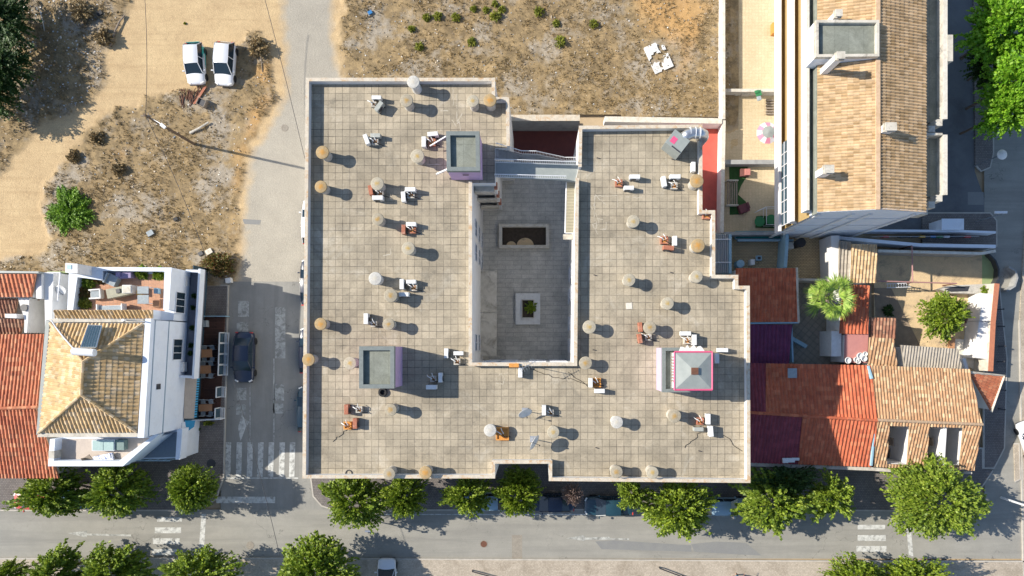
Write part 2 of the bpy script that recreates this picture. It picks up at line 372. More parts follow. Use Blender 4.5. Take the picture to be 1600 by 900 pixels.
Z = .006+grass*(.05+.35*np.clip(bn-.35, 0, 1)+.10*vnoise(X, Y, 2.2, 6, 3))+.02*(1-grass)*(1-road)*vnoise(X, Y, .7, 8)
# keep-out: built plots
keep = np.ones(X.shape, bool)
for p in ([(552, 215), (1075, 215), (1075, 480), (552, 480)], [(800, 180), (1126, 183), (1126, 300), (800, 300)], [(-300, 440), (130, 440), (130, 452), (352, 446), (352, 480), (-300, 480)], [(356, 440), (475, 440), (475, 500), (356, 500)]):
    keep &= sdist(X, Y, p) < .1
ny, nx = X.shape
ids = np.arange(nx*ny).reshape(ny, nx)
q = keep[:-1, :-1] & keep[1:, :-1] & keep[:-1, 1:] & keep[1:, 1:]
fs = np.stack([ids[:-1, :-1][q], ids[:-1, 1:][q], ids[1:, 1:][q], ids[1:, :-1][q]], 1)
used = np.unique(fs); rm = np.full(nx*ny, -1); rm[used] = np.arange(len(used))
V = np.stack([X.ravel(), Y.ravel(), Z.ravel()], 1)[used]
me = bpy.data.meshes.new('terrain'); me.from_pydata(V.tolist(), [], rm[fs].tolist())
at = me.color_attributes.new('mask', 'FLOAT_COLOR', 'POINT')
at.data.foreach_set('color', np.stack([grass.ravel()[used], road.ravel()[used], orange.ravel()[used], np.ones(len(used))], 1).astype(np.float32).ravel())
me.polygons.foreach_set('use_smooth', [True]*len(me.polygons))
ter = bpy.data.objects.new('terrain', me); COL.objects.link(ter); ter['kind'] = 'structure'
def terr_mat():
    m, nt, b = nodes('dry_lot_ground'); p = pos(nt)
    a = N(nt, 'ShaderNodeAttribute', attribute_name='mask'); s = N(nt, 'ShaderNodeSeparateColor'); nt.links.new(a.outputs['Color'], s.inputs[0])
    sand = mixc(nt, noise(nt, p, .35, 7, .7), (.58, .43, .24), (.48, .345, .19))
    ms = N(nt, 'ShaderNodeMapping'); nt.links.new(p, ms.inputs[0]); ms.inputs['Rotation'].default_value[2] = -.75; ms.inputs['Scale'].default_value = (.08, 1.6, 1)
    sand = mixc(nt, mth(nt, 'MULTIPLY', noise(nt, ms.outputs[0], 1.0, 4, .6, .5, .7, .6), .45), sand, (.37, .25, .13))
    sand = mixc(nt, mth(nt, 'MULTIPLY', noise(nt, p, 2.0, 6, .75, .5, .75), .6), sand, (.36, .25, .14))
    gr = mixc(nt, noise(nt, p, .9, 8, .75, .4, .6), (.37, .265, .135), (.20, .145, .075))
    gr = mixc(nt, noise(nt, p, .28, 6, .7, .5, .62), gr, (.36, .31, .24))
    gr = mixc(nt, mth(nt, 'MULTIPLY', noise(nt, p, 3.5, 7, .8, .52, .66), .8), gr, (.12, .09, .055))
    gr = mixc(nt, mth(nt, 'MULTIPLY', s.outputs[2], .75), gr, (.52, .31, .12))
    rd = mixc(nt, noise(nt, p, .5, 7, .7), (.40, .365, .30), (.345, .315, .26))
    col = mixc(nt, s.outputs[1], sand, rd); col = mixc(nt, s.outputs[0], col, gr)
    col = mixc(nt, .5, col, mixc(nt, noise(nt, p, 14, 4, .8, .3, .7), (.45, .45, .45), (1.5, 1.5, 1.5)), 'MULTIPLY')
    nt.links.new(col, b.inputs['Base Color']); b.inputs['Roughness'].default_value = .95
    bump(nt, b, noise(nt, p, 6, 6, .8, .2, .8), .6, .06); return m
me.materials.append(terr_mat())
def gh(x, y):
    i = int((x-gx[0])/step); j = int((y-gy[0])/step)
    return float(Z[j, i]) if 0 <= i < nx and 0 <= j < ny else 0.0
def gm(x, y):
    i = int((x-gx[0])/step); j = int((y-gy[0])/step)
    return (float(grass[j, i]), bool(keep[j, i])) if 0 <= i < nx and 0 <= j < ny else (0, False)

# roads, pavements
struct('asphalt_street', MB().prism(XY([(345, 440), (560, 440), (560, 800), (345, 800)], 0), -.06, .004), M['asphalt_side'])
rd = struct('road', MB().prism(XY([(-400, 796), (1538, 796), (1538, -400), (2200, -400), (2200, 873), (-400, 873)], 0), -.06, .008), M['asphalt'])
def kerbed(name, px, m, h=.12):
    e = struct(name, MB().prism(XY(px, 0), -.06, h), m)
    k = offset(XY(px, 0), .0)
    P = XY(px, 0)+[XY(px, 0)[0]]
    obj('kerb', MB().prism(strip(P[:-1], .12, True), -.05, h+.012), M['kerb'], e)
    return e
kerbed('pavement', [(-400, 873), (440, 872), (1280, 876), (2200, 878), (2200, 1300), (-400, 1300)], M['pave'])
kerbed('pavement', [(-400, 812), (-100, 797), (150, 797), (310, 797), (338, 780), (350, 745), (352, 660), (357, 446), (280, 446), (200, 560), (-400, 560)], M['pavedark'])
kerbed('pavement', [(1550, 735), (1530, 765), (1500, 798), (1150, 796), (1115, 778), (1100, 778), (1085, 795), (525, 797), (503, 790), (490, 775), (486, 745), (540, 735), (1400, 700), (1534, 700), (1534, 732)], M['pavedark'])
# parking bay cut by a pale line
def mark(name, quads, m, parent=rd, z=.012):
    mb = MB()
    for q_ in quads:
        p = XY(q_, 0); a = sum(p[i][0]*p[(i+1) % len(p)][1]-p[(i+1) % len(p)][0]*p[i][1] for i in range(len(p)))
        if a < 0: p = p[::-1]
        mb.add([(x, y, z) for x, y in p], [tuple(range(len(p)))])
    return obj(name, mb, m, parent)
def rect(x0, y0, x1, y1): return [(x0, y0), (x1, y0), (x1, y1), (x0, y1)]
mark('zebra_crossing', [[(a, 691), (a+8.5, 691), (a+7, 745), (a-1.5, 745)] for a in (353, 370, 387, 403.5, 420, 437, 453)], M['paint'], z=.013)
mark('stop_line', [rect(338, 776, 430, 786), rect(350, 746, 466, 748)], M['paint'])
mark('zebra_crossing', [rect(246, 808, 284, 815), rect(242, 824, 283, 833), rect(239, 841, 281, 850), rect(238, 858, 279, 867)], M['paint'])
mark('stop_line', [[(315, 803), (322, 803), (319, 856), (311, 856)]], M['paint'])
mark('zebra_crossing', [rect(1340, 820, 1383, 827), rect(1340, 836, 1384, 845), rect(1338, 853, 1385, 862)], M['paint'])
mark('stop_line', [[(1416, 822), (1423, 822), (1427, 869), (1420, 869)]], M['paint'])
mark('lane_arrow', [[(106, 833), (136, 829), (136, 833.6), (205, 835), (205, 838), (136, 836.5), (136, 840)]], M['paintworn'])
mark('lane_arrow', [[(885, 841), (912, 836), (915, 840), (952, 838.5), (953, 841), (983, 841), (983, 843.5), (915, 843), (912, 845)]], M['paintworn'])
mark('lane_arrow', [[(376, 690), (372, 668), (378, 648), (383, 655), (390, 659), (384, 668)]], M['paint'])
mark('lane_line', [rect(390, 600, 391.5, 690), rect(427, 560, 429, 690)], M['paintworn'])
mark('painted_box', [rect(372, 470, 389, 495), rect(370, 503, 388, 518), rect(370, 606, 385, 625), rect(369, 632, 384, 648), rect(428, 600, 444, 626), rect(427, 630, 443, 646), rect(430, 480, 446, 560)], M['paintworn'])
mark('edge_line', [rect(0, 794, 75, 796), rect(600, 803, 960, 804.5), rect(1100, 803, 1200, 804.5)], M['paint'])
M['patch'] = surf('asphalt_repair', (.25, .22, .18), (.3, .27, .22), 3, spk=.4)
mark('repair_patch', [rect(800, 836, 816, 874)], M['patch'])
M['tar'] = surf('dark_asphalt_patch', (.205, .205, .20), (.23, .23, .215), .8, spk=.2)
mark('repair_patch', [[(1080, 850), (1120, 846), (1165, 848), (1190, 868), (1150, 866), (1085, 862)], [(930, 846), (960, 844), (1080, 852), (1080, 862), (940, 858)], [(378, 342), (408, 344), (406, 351), (382, 350)]], M['tar'], z=.0125)
# street beyond the right-hand block
kerbed('pavement', [(1515, -400), (1547, -400), (1551, 240), (1546, 262), (1532, 268), (1523, 258)], M['pavedark'])
kerbed('pavement', [(1440, 333), (1546, 333), (1556, 345), (1556, 385), (1440, 380)], M['pavedark'])
kerbed('pavement', [(1605, 270), (1630, 270), (1640, 900), (1598, 900), (1592, 500)], M['pave'])
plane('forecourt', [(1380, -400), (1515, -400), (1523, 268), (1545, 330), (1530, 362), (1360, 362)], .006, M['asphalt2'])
mark('bay', [rect(1512, 300, 1537, 320)], M['tar'])
kerbed('pavement', [(1560, 446), (1572, 560), (1568, 700), (1552, 731), (1536, 731), (1536, 446)], M['pavedark'], .125)
struct('street_mouth', MB().prism(XY([(1538, 640), (1700, 640), (1700, 830), (1538, 830)], 0), -.05, .0085), M['asphalt'])
kerbed('kerb_island', [(1583, 693), (1591, 693), (1593, 748), (1585, 752)], M['pave'])

# manholes
def manhole(px, py, r, m, label):
    x, y, _ = W(px, py); z = .013
    e = thing('manhole_cover', label, 'manhole', (x, y, z), group='manhole covers in the road')
    mb = MB().lathe([(r, 0), (r, .012), (r*.85, .012), (r*.85, .006)], n=24); obj('rim', mb, M['patch'], e)
    mb = MB().lathe([(r*.83, 0), (r*.83, .01), (r*.7, .013), (r*.65, .008), (r*.3, .008), (r*.25, .013)], n=24); obj('lid', mb, m, e)
manhole(391, 852, .36, M['patch'], 'round brown manhole cover in the road below the tree shadow at the junction')
manhole(756, 850, .36, M['rust'], 'round rusty manhole cover in the road below the hidden white car')
manhole(1497, 895, .4, M['rust'], 'round reddish manhole cover near the bottom right corner')
manhole(445, 200, .33, M['patch'], 'faint round manhole cover in the pale street beside the big roof')
x, y, _ = W(331, 724)
e = thing('manhole_cover', 'dark ringed manhole cover on the cobbled corner pavement', 'manhole', (x, y, .125)); obj('lid', MB().lathe([(.42, 0), (.42, .015), (.3, .018), (.3, .008), (.14, .008), (.12, .018)], n=28), M['dark'], e)

# ---------- dry grass, rubble ----------
def tufts(name, label, cat, n, test, m, hgt, spread, blades=7, seed=1, mh=.02):
    r = np.random.default_rng(seed); vs = []; fs = []; k = 0; tries = 0
    while k < n and tries < n*12:
        tries += 1; x, y = test(r)
        if x is None: continue
        z = gh(x, y); k += 1; s = r.uniform(.6, 1.3)
        for b in range(blades):
            a = r.uniform(0, 2*pi); l = hgt*s*r.uniform(.5, 1.2); o = spread*s*r.uniform(.2, 1.0); wd = mh*s
            bx = x+r.normal(0, .05); by = y+r.normal(0, .05); i = len(vs)
            vs += [(bx-wd*sin(a), by+wd*cos(a), z-.02), (bx+wd*sin(a), by-wd*cos(a), z-.02), (bx+o*cos(a), by+o*sin(a), z+l)]; fs.append((i, i+1, i+2))
    mb = MB(); mb.v = vs; mb.f = fs
    return tag(obj(name, mb, m), label, cat, kind='stuff')
def in_grass(r):
    x = r.uniform(-60, 18); y = r.uniform(6, 36)
    g_, k_ = gm(x, y)
    if g_ < .6 or not k_: return None, None
    if vnoise(np.array([[x]]), np.array([[y]]), .35, 5, 5)[0, 0]+r.normal(0, .10) < .46: return None, None
    return x, y
tufts('dry_grass', 'straw coloured dry grass and weeds covering the empty lots', 'dry grass', 15000, in_grass, M['straw'], .16, .2, 6, 1, .028)
def in_any(r):
    x = r.uniform(-60, 18); y = r.uniform(6, 36); g_, k_ = gm(x, y)
    return (x, y) if g_ > .6 and k_ else (None, None)
M['litter'] = leafmat('pale_litter', (.75, .73, .70), (.55, .52, .5), (.35, .42, .5), 0)
def bits(name, label, cat, n, m, smin, smax, seed, fn, flat=.4):
    r = np.random.default_rng(seed); mb = MB(); k = 0
    while k < n:
        x, y = fn(r)
        if x is None: continue
        k += 1; s = r.uniform(smin, smax); a = r.uniform(0, pi)
        mb.box((x, y, gh(x, y)+s*flat*.4), (s, s*r.uniform(.4, 1), s*flat), M=Matrix.Rotation(a, 4, 'Z') @ Matrix.Rotation(r.normal(0, .3), 4, 'X'))
    return tag(obj(name, mb, m), label, cat, kind='stuff')
bits('litter', 'scattered pale scraps of litter and rubble over the dry lots', 'litter', 800, M['litter'], .04, .13, 4, in_any)
def near_left(r):
    x, y, _ = W(r.uniform(0, 160), r.uniform(0, 190)); return (x, y) if gm(x, y)[0] > .5 else (None, None)
bits('litter', 'dense pale scraps on the ground beside the dark evergreen trees', 'litter', 300, M['litter'], .04, .16, 6, near_left)
M['stone'] = leafmat('lot_stones', (.40, .33, .25), (.28, .22, .16), (.5, .42, .32), 0)
bits('stones', 'small brown stones strewn through the dry grass', 'stones', 2200, M['stone'], .04, .14, 8, in_any, .6)

# ---------- foliage ----------
def crown(name, rx, ry, rz, cz, tw, lv, ls, m, seed, droop=.2, core=.45, jit=.22, lumps=None, tip=.5):
    r = np.random.default_rng(seed); n = tw
    u = r.normal(size=(n, 3)); u[:, 2] = np.abs(u[:, 2])*1.0-.25; u /= np.linalg.norm(u, axis=1)[:, None]
    ang = np.arctan2(u[:, 1], u[:, 0]); ph = r.uniform(0, 6.28, 6)
    lump = 1+jit*(np.sin(3*ang+ph[0]+2*u[:, 2])*.5+np.sin(5*ang+ph[1])*.4+np.sin(8*ang+ph[2]+4*u[:, 2])*.4)+r.normal(0, jit*.35, n)
    R_ = np.array([rx, ry, rz])
    ends = u*R_*lump[:, None]; ends[:, 2] -= droop*np.hypot(u[:, 0], u[:, 1])**3*rz
    t = 1-(1-core)*r.random((n, lv))**1.0
    P = ends[:, None, :]*t[..., None]
    P[..., 2] += .25*np.sin(t*pi)*rz*.5
    P += r.normal(0, .11, P.shape)*(rx/3)*tip
    P = P.reshape(-1, 3); D = np.repeat(ends/np.linalg.norm(ends, axis=1)[:, None], lv, 0)+r.normal(0, .45, (n*lv, 3))
    D /= np.linalg.norm(D, axis=1)[:, None]
    A = r.normal(size=D.shape)*(.7, .7, .35); A -= (A*D).sum(1)[:, None]*D; A /= np.linalg.norm(A, axis=1)[:, None]
    l = ls*r.uniform(.6, 1.3, (len(P), 1)); wv = l*.38
    Q = np.stack([P-D*l*.5, P+A*wv, P+D*l*.6, P-A*wv], 1).reshape(-1, 3); Q[:, 2] += cz
    me = bpy.data.meshes.new(name); k = len(P); me.from_pydata(Q.tolist(), [], np.arange(4*k).reshape(k, 4).tolist()); me.materials.append(m)
    return me
def trunkmesh(h, r, spread, seed):
    rr = random.Random(seed); mb = MB(); mb.tube([(0, 0, 0), (.03, 0, h*.3), (-.03, .04, h*.6)], r, 8, r*.75)
    for k in range(6):
        a = k*1.05+rr.random(); e = spread*rr.uniform(.6, 1)
        mb.tube([(-.03, .04, h*.58), (cos(a)*e*.4, sin(a)*e*.4, h*.85), (cos(a)*e, sin(a)*e, h*1.25)], r*.55, 6, r*.15)
    return mb
def tree_proto(key, r, rz, cz, h, tw, lv, ls, m, seed, **k):
    cm = crown('crown', r, r, rz, cz, tw, lv, ls, m, seed, **k)
    mb = trunkmesh(h, .14*r/3+.03, r*.6, seed); tm = bpy.data.meshes.new('trunk'); tm.from_pydata(mb.v, [], mb.f); tm.materials.append(M['bark'])
    return (r, cm, tm)
TP = {
 'A': tree_proto('A', 3, 2.0, 3.9, 3.2, 330, 34, .27, M['leafA'], 11, jit=.30, droop=.5, tip=.8),
 'A2': tree_proto('A2', 3, 2.1, 3.9, 3.2, 340, 34, .26, M['leafA'], 12, jit=.26, droop=.4, tip=.8),
 'A3': tree_proto('A3', 3, 1.9, 3.8, 3.2, 270, 38, .30, M['leafB'], 13, jit=.34, droop=.6, tip=.7),
 'R': tree_proto('R', 3, 2.1, 3.6, 2.8, 620, 24, .24, M['leafA'], 14, jit=.10, droop=.2, core=.3),
 'L': tree_proto('L', 3, 1.8, 3.6, 3.0, 190, 36, .30, M['leafB'], 15, jit=.36, droop=.3, tip=1),
 'BIG': tree_proto('BIG', 3, 2.1, 4.0, 3.2, 520, 36, .19, M['leafB'], 16, jit=.18, droop=.4, tip=.6),
 'D': tree_proto('D', 3, 3.0, 3.6, 2.4, 260, 22, .3, M['leafD'], 17, jit=.12, core=.4),
 'EV': tree_proto('EV', 3, 4.2, 4.6, 4.4, 420, 44, .23, M['leafC'], 21, jit=.30, droop=.1, core=.2),
 'DK': tree_proto('DK', 3, 2.6, 5.0, 4.2, 420, 34, .26, M['leafC'], 18, jit=.25, droop=.2),
 'BR': tree_proto('BR', 3, 2.0, 6.0, 5.4, 300, 40, .27, M['leafR'], 19, jit=.30, droop=.3, tip=.9),
}
def tree(px, py, rp, kind, label, z=4.6, rz=0, sy=1, sz=1, group='street trees', trunk=True, name='street_tree'):
    r0, cm, tm = TP[kind]; x, y, _ = W(px, py, z); s = rp*(H-z)/F/r0*.95
    if sy != 1: rz = (180 if rz > 140 else 0)+(rz % 30)-15
    e = thing(name, label, 'tree', (x, y, .05), R(rz), group); e.scale = (s, s*sy, sz)
    for nm, me_ in (('crown', cm), ('trunk', tm)):
        o = bpy.data.objects.new(nm, me_); COL.objects.link(o); o.parent = e
    return e
tree(70, 774, 56, 'A', 'wide leafy street tree below the striped orange roof at the left edge', rz=10, sy=.68)
tree(175, 770, 50, 'A2', 'spiky street tree below the terrace with the draped lounger', rz=80, sy=.85)
tree(292, 766, 40, 'R', 'compact round street tree on the corner pavement', rz=30)
tree(552, 786, 53, 'A', 'large street tree below the lower left corner of the big roof', rz=150, sy=.8)
tree(630, 777, 34, 'A2', 'small street tree half tucked under the big roof right of the large one', rz=200)
tree(728, 779, 38, 'A3', 'spreading street tree whose leaves overhang the pale blue car', rz=20, sy=.8)
tree(808, 780, 36, 'A', 'street tree in front of the notch in the big roof', rz=280, sy=.8)
tree(812, 752, 30, 'A2', 'shaded tree inside the notch of the big roof', rz=100, z=4.2, sy=.7)
tree(896, 777, 18, 'D', 'small leafless pinkish twiggy tree between two dark cars', z=3.6, sz=.6, rz=20)
tree(988, 773, 24, 'L', 'small pale green tree at the right end of the dark teal car', rz=60, z=4.2)
tree(1063, 797, 57, 'A2', 'broad street tree below the right part of the big roof', rz=260, sy=.8)
tree(1213, 790, 58, 'A3', 'broad yellowish street tree right of the half hidden pale blue car', rz=190, sy=.82)
tree(1228, 752, 46, 'DK', 'dark shaded tree against the eave of the red roof', rz=200, z=3.8, sy=.5, sz=.7)
tree(1305, 780, 36, 'L', 'lighter small tree with clumped leaves by the cobbled gap', rz=150)
tree(1470, 783, 80, 'BIG', 'biggest round street tree in front of the roof with three openings', rz=0, sy=.8)
tree(2, 905, 22, 'A', 'tree crown cut off at the bottom left corner', rz=50)
tree(75, 903, 42, 'A3', 'smaller tree at the bottom edge below the left lane arrow', rz=250)
tree(166, 903, 58, 'A2', 'wide tree at the bottom edge left of the lower zebra crossing', rz=20, sy=.8)
tree(308, 905, 56, 'A', 'tree at the bottom edge below the stop line', rz=220, sy=.75)
tree(490, 898, 66, 'R', 'large dense tree at the bottom edge left of the white car', rz=100, sy=.88)
tree(1345, 908, 46, 'A2', 'left one of the two joined trees at the bottom right edge', rz=120, sy=.7)
tree(1432, 910, 52, 'A', 'right one of the two joined trees at the bottom right edge', rz=320, sy=.6)
tree(1583, 36, 62, 'BR', 'bright green tall tree in the upper right corner', z=7, rz=10, name='tall_tree', group='bright trees beside the upper right road')
tree(1592, 125, 46, 'BR', 'bright green tall tree just below the corner one', z=7, rz=140, name='tall_tree', group='bright trees beside the upper right road')
tree(1575, 172, 40, 'BR', 'lowest of the bright green tall trees by the upper right road', z=6.5, rz=260, name='tall_tree', group='bright trees beside the upper right road')
tree(1545, 105, 34, 'DK', 'dark low tree in shade left of the bright green ones', z=3, rz=60, sz=.6, name='tall_tree', group='bright trees beside the upper right road')
tree(-12, 20, 50, 'EV', 'dark evergreen at the upper left corner', z=3.5, rz=10, sz=.5, name='evergreen_tree', group='evergreens at the left edge')
tree(-12, 92, 48, 'EV', 'dark evergreen below the corner one at the left edge', z=3.5, rz=130, sz=.48, name='evergreen_tree', group='evergreens at the left edge')
tree(-32, 138, 46, 'EV', 'lowest dark evergreen at the left edge, casting the long shadow', z=3.5, rz=240, sz=.5, name='evergreen_tree', group='evergreens at the left edge')
# shrubs: one leafy mesh each
def shrub(px, py, rp, m, label, name='shrub', cat='shrub', z=.5, rz=None, lv=16, ls=.16, tw=None, sy=1, group=None, hz=.7, seed=None, base=0, jit=.2):
    x, y, _ = W(px, py, z); r = rp*(H-z)/F
    seed = seed if seed is not None else int(px*7+py)
    me_ = crown(name, r, r*sy, r*hz, r*hz*.35, tw or max(30, int(90*r)), lv, ls, m, seed, jit=jit, core=.35, tip=.7)
    o = bpy.data.objects.new(name, me_); COL.objects.link(o); o.location = (x, y, (base or gh(x, y))+.02)
    if rz is not None: o.rotation_euler.z = rz
    return tag(o, label, cat, group)
shrub(107, 328, 31, leafmat('lush_green_leaves', (.10, .22, .015), (.17, .32, .025), (.26, .42, .04)), 'large lush green bush on the left edge of the dry lot', 'bush', 'bush', lv=44, ls=.15, tw=520, z=.6, hz=.3, jit=.3)
shrub(337, 412, 24, M['leafH'], 'reddish brown hedge at the corner of the white shop building', 'hedge', 'hedge', tw=320, z=1, sy=.75, hz=.6)
shrub(285, 33, 1, M['leafM'], 'tiny dry sprig on the bare track above the parked cars', lv=8)
lot = [(667, 27, 6, 'second shrub from the left in the top row, larger'), (684, 25, 7, 'bright yellow green shrub of the top row, right of the pair'), (712, 27, 7, 'lone yellow green shrub, third of the row'), (643, 45, 5.5, 'small shrub lowest in the upper left cluster'), (740, 14, 5, 'faint shrub near the top edge'), (759, 15, 5, 'faint olive shrub beside another near the top edge'), (784, 14, 5.5, 'olive shrub at the top edge above the double one'), (773, 5, 5, 'shrub cut near the top edge'), (774, 25, 9, 'double olive shrub below the top row'), (842, 19, 8, 'roundest bright shrub in the middle of the lot'), (869, 36, 6, 'pale shrub right of the roundest one'), (927, 37, 7, 'rightmost shrub of the lot'), (655, 73, 7, 'leftmost shrub of the lower row'), (737, 65, 7, 'shrub beside a white scrap in the lower row'), (875, 65, 9.5, 'widest shrub of the lower row'), (664, 26, 4, 'leftmost tiny shrub of the top row')]
for i, (a, b_, r_, l) in enumerate(lot): shrub(a, b_, r_*1.0, M['leafM'], l, z=.3, tw=70, lv=12, ls=.13, group='green shrubs on the dry lot')
for a, b_, r_, l in ((405, 75, 16, 'dark dry thicket right of the white parked cars'), (115, 245, 10, 'brown thistle clump beside the dirt track'), (152, 215, 10, 'dry brown twig clump at the bend of the dirt track'), (165, 60, 14, 'brown brushwood pile near the long log'), (130, 20, 18, 'tangled brown brushwood at the top left'), (185, 265, 10, 'spiky grey tussock below the orange patch')):
    shrub(a, b_, r_, M['straw'], l, 'dry_brush', 'brush', z=.3, tw=110, lv=10, ls=.22, group='dry brush clumps')
# ---------- main apartment building ----------
ZD, ZP = 10.5, 11.2
OUT = [(478, 122), (773, 122), (773, 152), (795, 152), (796, 228), (773, 228), (773, 283), (737, 283), (737, 567), (897, 567), (900, 277), (904, 261), (905, 197), (1097, 195), (1097, 329), (1117, 329), (1117, 430), (1153, 430), (1153, 447), (1171, 447), (1172, 754), (858, 751), (858, 724), (773, 724), (773, 747), (473, 747)]
ow = XY(OUT, ZP); ctr = (0, 0)
B = thing('apartment_building', 'large flat roofed apartment block with slab paved roof, vents and a central courtyard', 'apartment building')
obj('walls', MB().prism(ow, -.02, ZD-.02), M['white'], B)
obj('roof_deck', MB().prism(offset(ow, .03, True), ZD-.02, ZD), M['deck'], B)
T = .21
pa = ow[7:11]; pb = ow[11:]+ow[:5]
pa = [ow[7], ow[8], ow[9], (XY([(899.8, 278)], ZP))[0]]
mb = MB().prism(strip(pa, T), ZD, ZP-.05); mb.prism(strip(pb, T), ZD, ZP-.05); obj('parapet', mb, M['white'], B)
pa2 = offset(pa, -.03); pb2 = offset(pb, -.03)
mb = MB().prism(strip(pa2, T+.06), ZP-.05, ZP); mb.prism(strip(pb2, T+.06), ZP-.05, ZP); obj('coping', mb, M['coping'], B)
# courtyard floor and furniture
cf = [W(a, b, ZP)[:2] for a, b in ((700, 200), (1000, 200), (1000, 620), (700, 620))]
struct('courtyard_floor', MB().prism(XY([(765, 300), (888, 300), (888, 563), (765, 563)], 0)[:0] or XY([(752, 180), (900, 180), (900, 566), (752, 566)], 0), -.02, .02), M['court'])
# facade openings of the courtyard (windows proud of the wall)
def window(parent, c, w_, h_, axis, out, m=M['glass'], fm=M['steel'], bars=1):
    # axis 'x': wall runs along x, out = +-1 in y ; axis 'y': wall runs along y, out in x
    f = .05; d = (.06)
    rot = 0 if axis == 'x' else pi/2
    fr = MB(); o = (0, out*.03, 0) if axis == 'x' else (out*.03, 0, 0)
    def bx(dx, dz, sw, sh, t=.06):
        p = (c[0]+(dx if axis == 'x' else 0)+o[0], c[1]+(dx if axis == 'y' else 0)+o[1], c[2]+dz)
        fr.box(p, (sw, t, sh) if axis == 'x' else (t, sw, sh))
    bx(0, h_/2+f/2, w_+2*f, f); bx(0, -h_/2-f/2, w_+2*f, f); bx(-w_/2-f/2, 0, f, h_); bx(w_/2+f/2, 0, f, h_)
    for k in range(1, bars+1): bx(-w_/2+k*w_/(bars+1), 0, f*.8, h_, .05)
    fo = obj('window', fr, fm, parent)
    g_ = MB(); p = (c[0]+o[0]*.3, c[1]+o[1]*.3, c[2]); g_.box(p, (w_, .012, h_) if axis == 'x' else (.012, w_, h_)); obj('pane', g_, m, fo)
xw = W(737, 400, ZP)[0]; xe = W(898, 400, ZP)[0]; ys = W(800, 567, ZP)[1]
for lv in (1.5, 4.6, 7.7):
    for py in (345, 385, 535): window(B, (xw, W(0, py, ZP)[1], lv), 1.3, 1.4, 'y', 1)
    for py in (410, 450, 500, 540): window(B, (W(898.7 if py < 450 else 897.6, py, ZP)[0], W(0, py, ZP)[1], lv), 1.2, 1.4, 'y', -1)
    for px in (765, 790, 840, 875): window(B, (W(px, 0, ZP)[0], ys, lv), 1.3, 1.4, 'x', 1)
# stacked courtyard balconies north-west + long balcony west
def cbox(mb, x0, x1, y0, y1, z0, z1): return mb.prism([(x0, y0), (x1, y0), (x1, y1), (x0, y1)], z0, z1)
x0 = W(738, 0, ZP)[0]; xb = W(772, 283, 9.6)[0]; yt = W(0, 283, ZP)[1]; yb = W(0, 299, 9.6)[1]
for k, zt in enumerate((9.6, 6.6, 3.6)):
    mb = MB(); cbox(mb, x0, xb, yb, yt, zt-1.2, zt-1.0); cbox(mb, xb-.12, xb, yb, yt, zt-1.0, zt); cbox(mb, x0, xb-.12, yb, yb+.12, zt-1.0, zt)
    if k == 0: cbox(mb, x0, xb-.12, yb+.12, yt, zt-.25, zt-.15)
    b_ = obj('balcony', mb, M['offwhite'], B)
    obj('shutter', MB().box((xb+.12, yb+.5, zt-.3), (.25, .5, .5)), M['brick'], b_)
for k, (a, b_) in enumerate(((424, 487), (489, 556))):
    xa = W(745, 0, 2.9)[0]; xc = W(776, 0, 2.9)[0]
    mb = MB(); cbox(mb, xw, xc, W(0, b_, 2.9)[1], W(0, a, 2.9)[1], 2.8, 2.9); obj('canopy', mb, M['offwhite'], B)
# light well
e = thing("light_well", "rectangular sunken light well with cream kerb in the courtyard", "light well", W(819, 370, 0))
x_, y_ = e.location[:2]
hw, hh = (858-780)/2*.06, (389-351)/2*.06
mb = MB()
for dx, dy, sx, sy in ((0, hh-.15, 2*hw, .3), (0, -hh+.15, 2*hw, .3), (-hw+.15, 0, .3, 2*hh-.6), (hw-.15, 0, .3, 2*hh-.6)): mb.box((dx, dy, .25), (sx, sy, .5))
obj('kerb', mb, M['copingw'], e)
obj('well_floor', MB().box((0, 0, .04), (2*hw-.6, 2*hh-.6, .03)), M['earth'], e)
mb = MB()
for cx_, rr in ((.1, .8), (-1.2, .45)):
    n = 16; pts = [(cx_+rr*cos(pi*i/n), -hh+.3+rr*.9*sin(pi*i/n)) for i in range(n+1)]; mb.prism(pts, .05, .12)
obj('arched_sand_patch', mb, M['sandyard'], e)
e = thing('planter_box', 'square white kerbed planter bed in the lower half of the courtyard', 'planter', W(825, 483, 0))
mb = MB()
for dx, dy, sx, sy in ((0, 1.15, 2.3, .6), (0, -1.15, 2.3, .6), (-.85, 0, .6, 1.7), (.85, 0, .6, 1.7)): mb.box((dx, dy, .2), (sx, sy, .4))
obj('kerb', mb, M['plastic'], e)
mb = MB()
for dx, dy, sx, sy in ((0, .83, 1.1, .06), (0, -.83, 1.1, .06), (-.55, 0, .06, 1.6), (.55, 0, .06, 1.6)): mb.box((dx, dy, .5), (sx, sy, .2))
obj('inner_rim', mb, M['copingw'], e); obj('soil', MB().box((0, 0, .2), (1.06, 1.6, .3)), M['earth'], e)
shrub(829, 480, 9, M['leafA'], 'small green plant in the white courtyard planter', 'potted_plant', 'plant', z=.6, tw=60, base=.35, ls=.2)
# alley behind the walkway
plane('alley_floor', [(800, 190), (905, 190), (905, 252), (800, 252)], .025, M['maroon'])
yA = W(0, 180, 3)[1]
wall('long grey wall with stained cream coping between the dry lot and the alley', [(797, 184), (906, 184)], 3.0, .5, 0, M['grey'], M['coping'], name='retaining_wall')
wall('white rendered wall above the strip of red floor, its shaded pink face to the roof', [(945, 186), (1128, 189)], 1.6, .45, 0, M['white'], M['copingw'], name='boundary_wall')
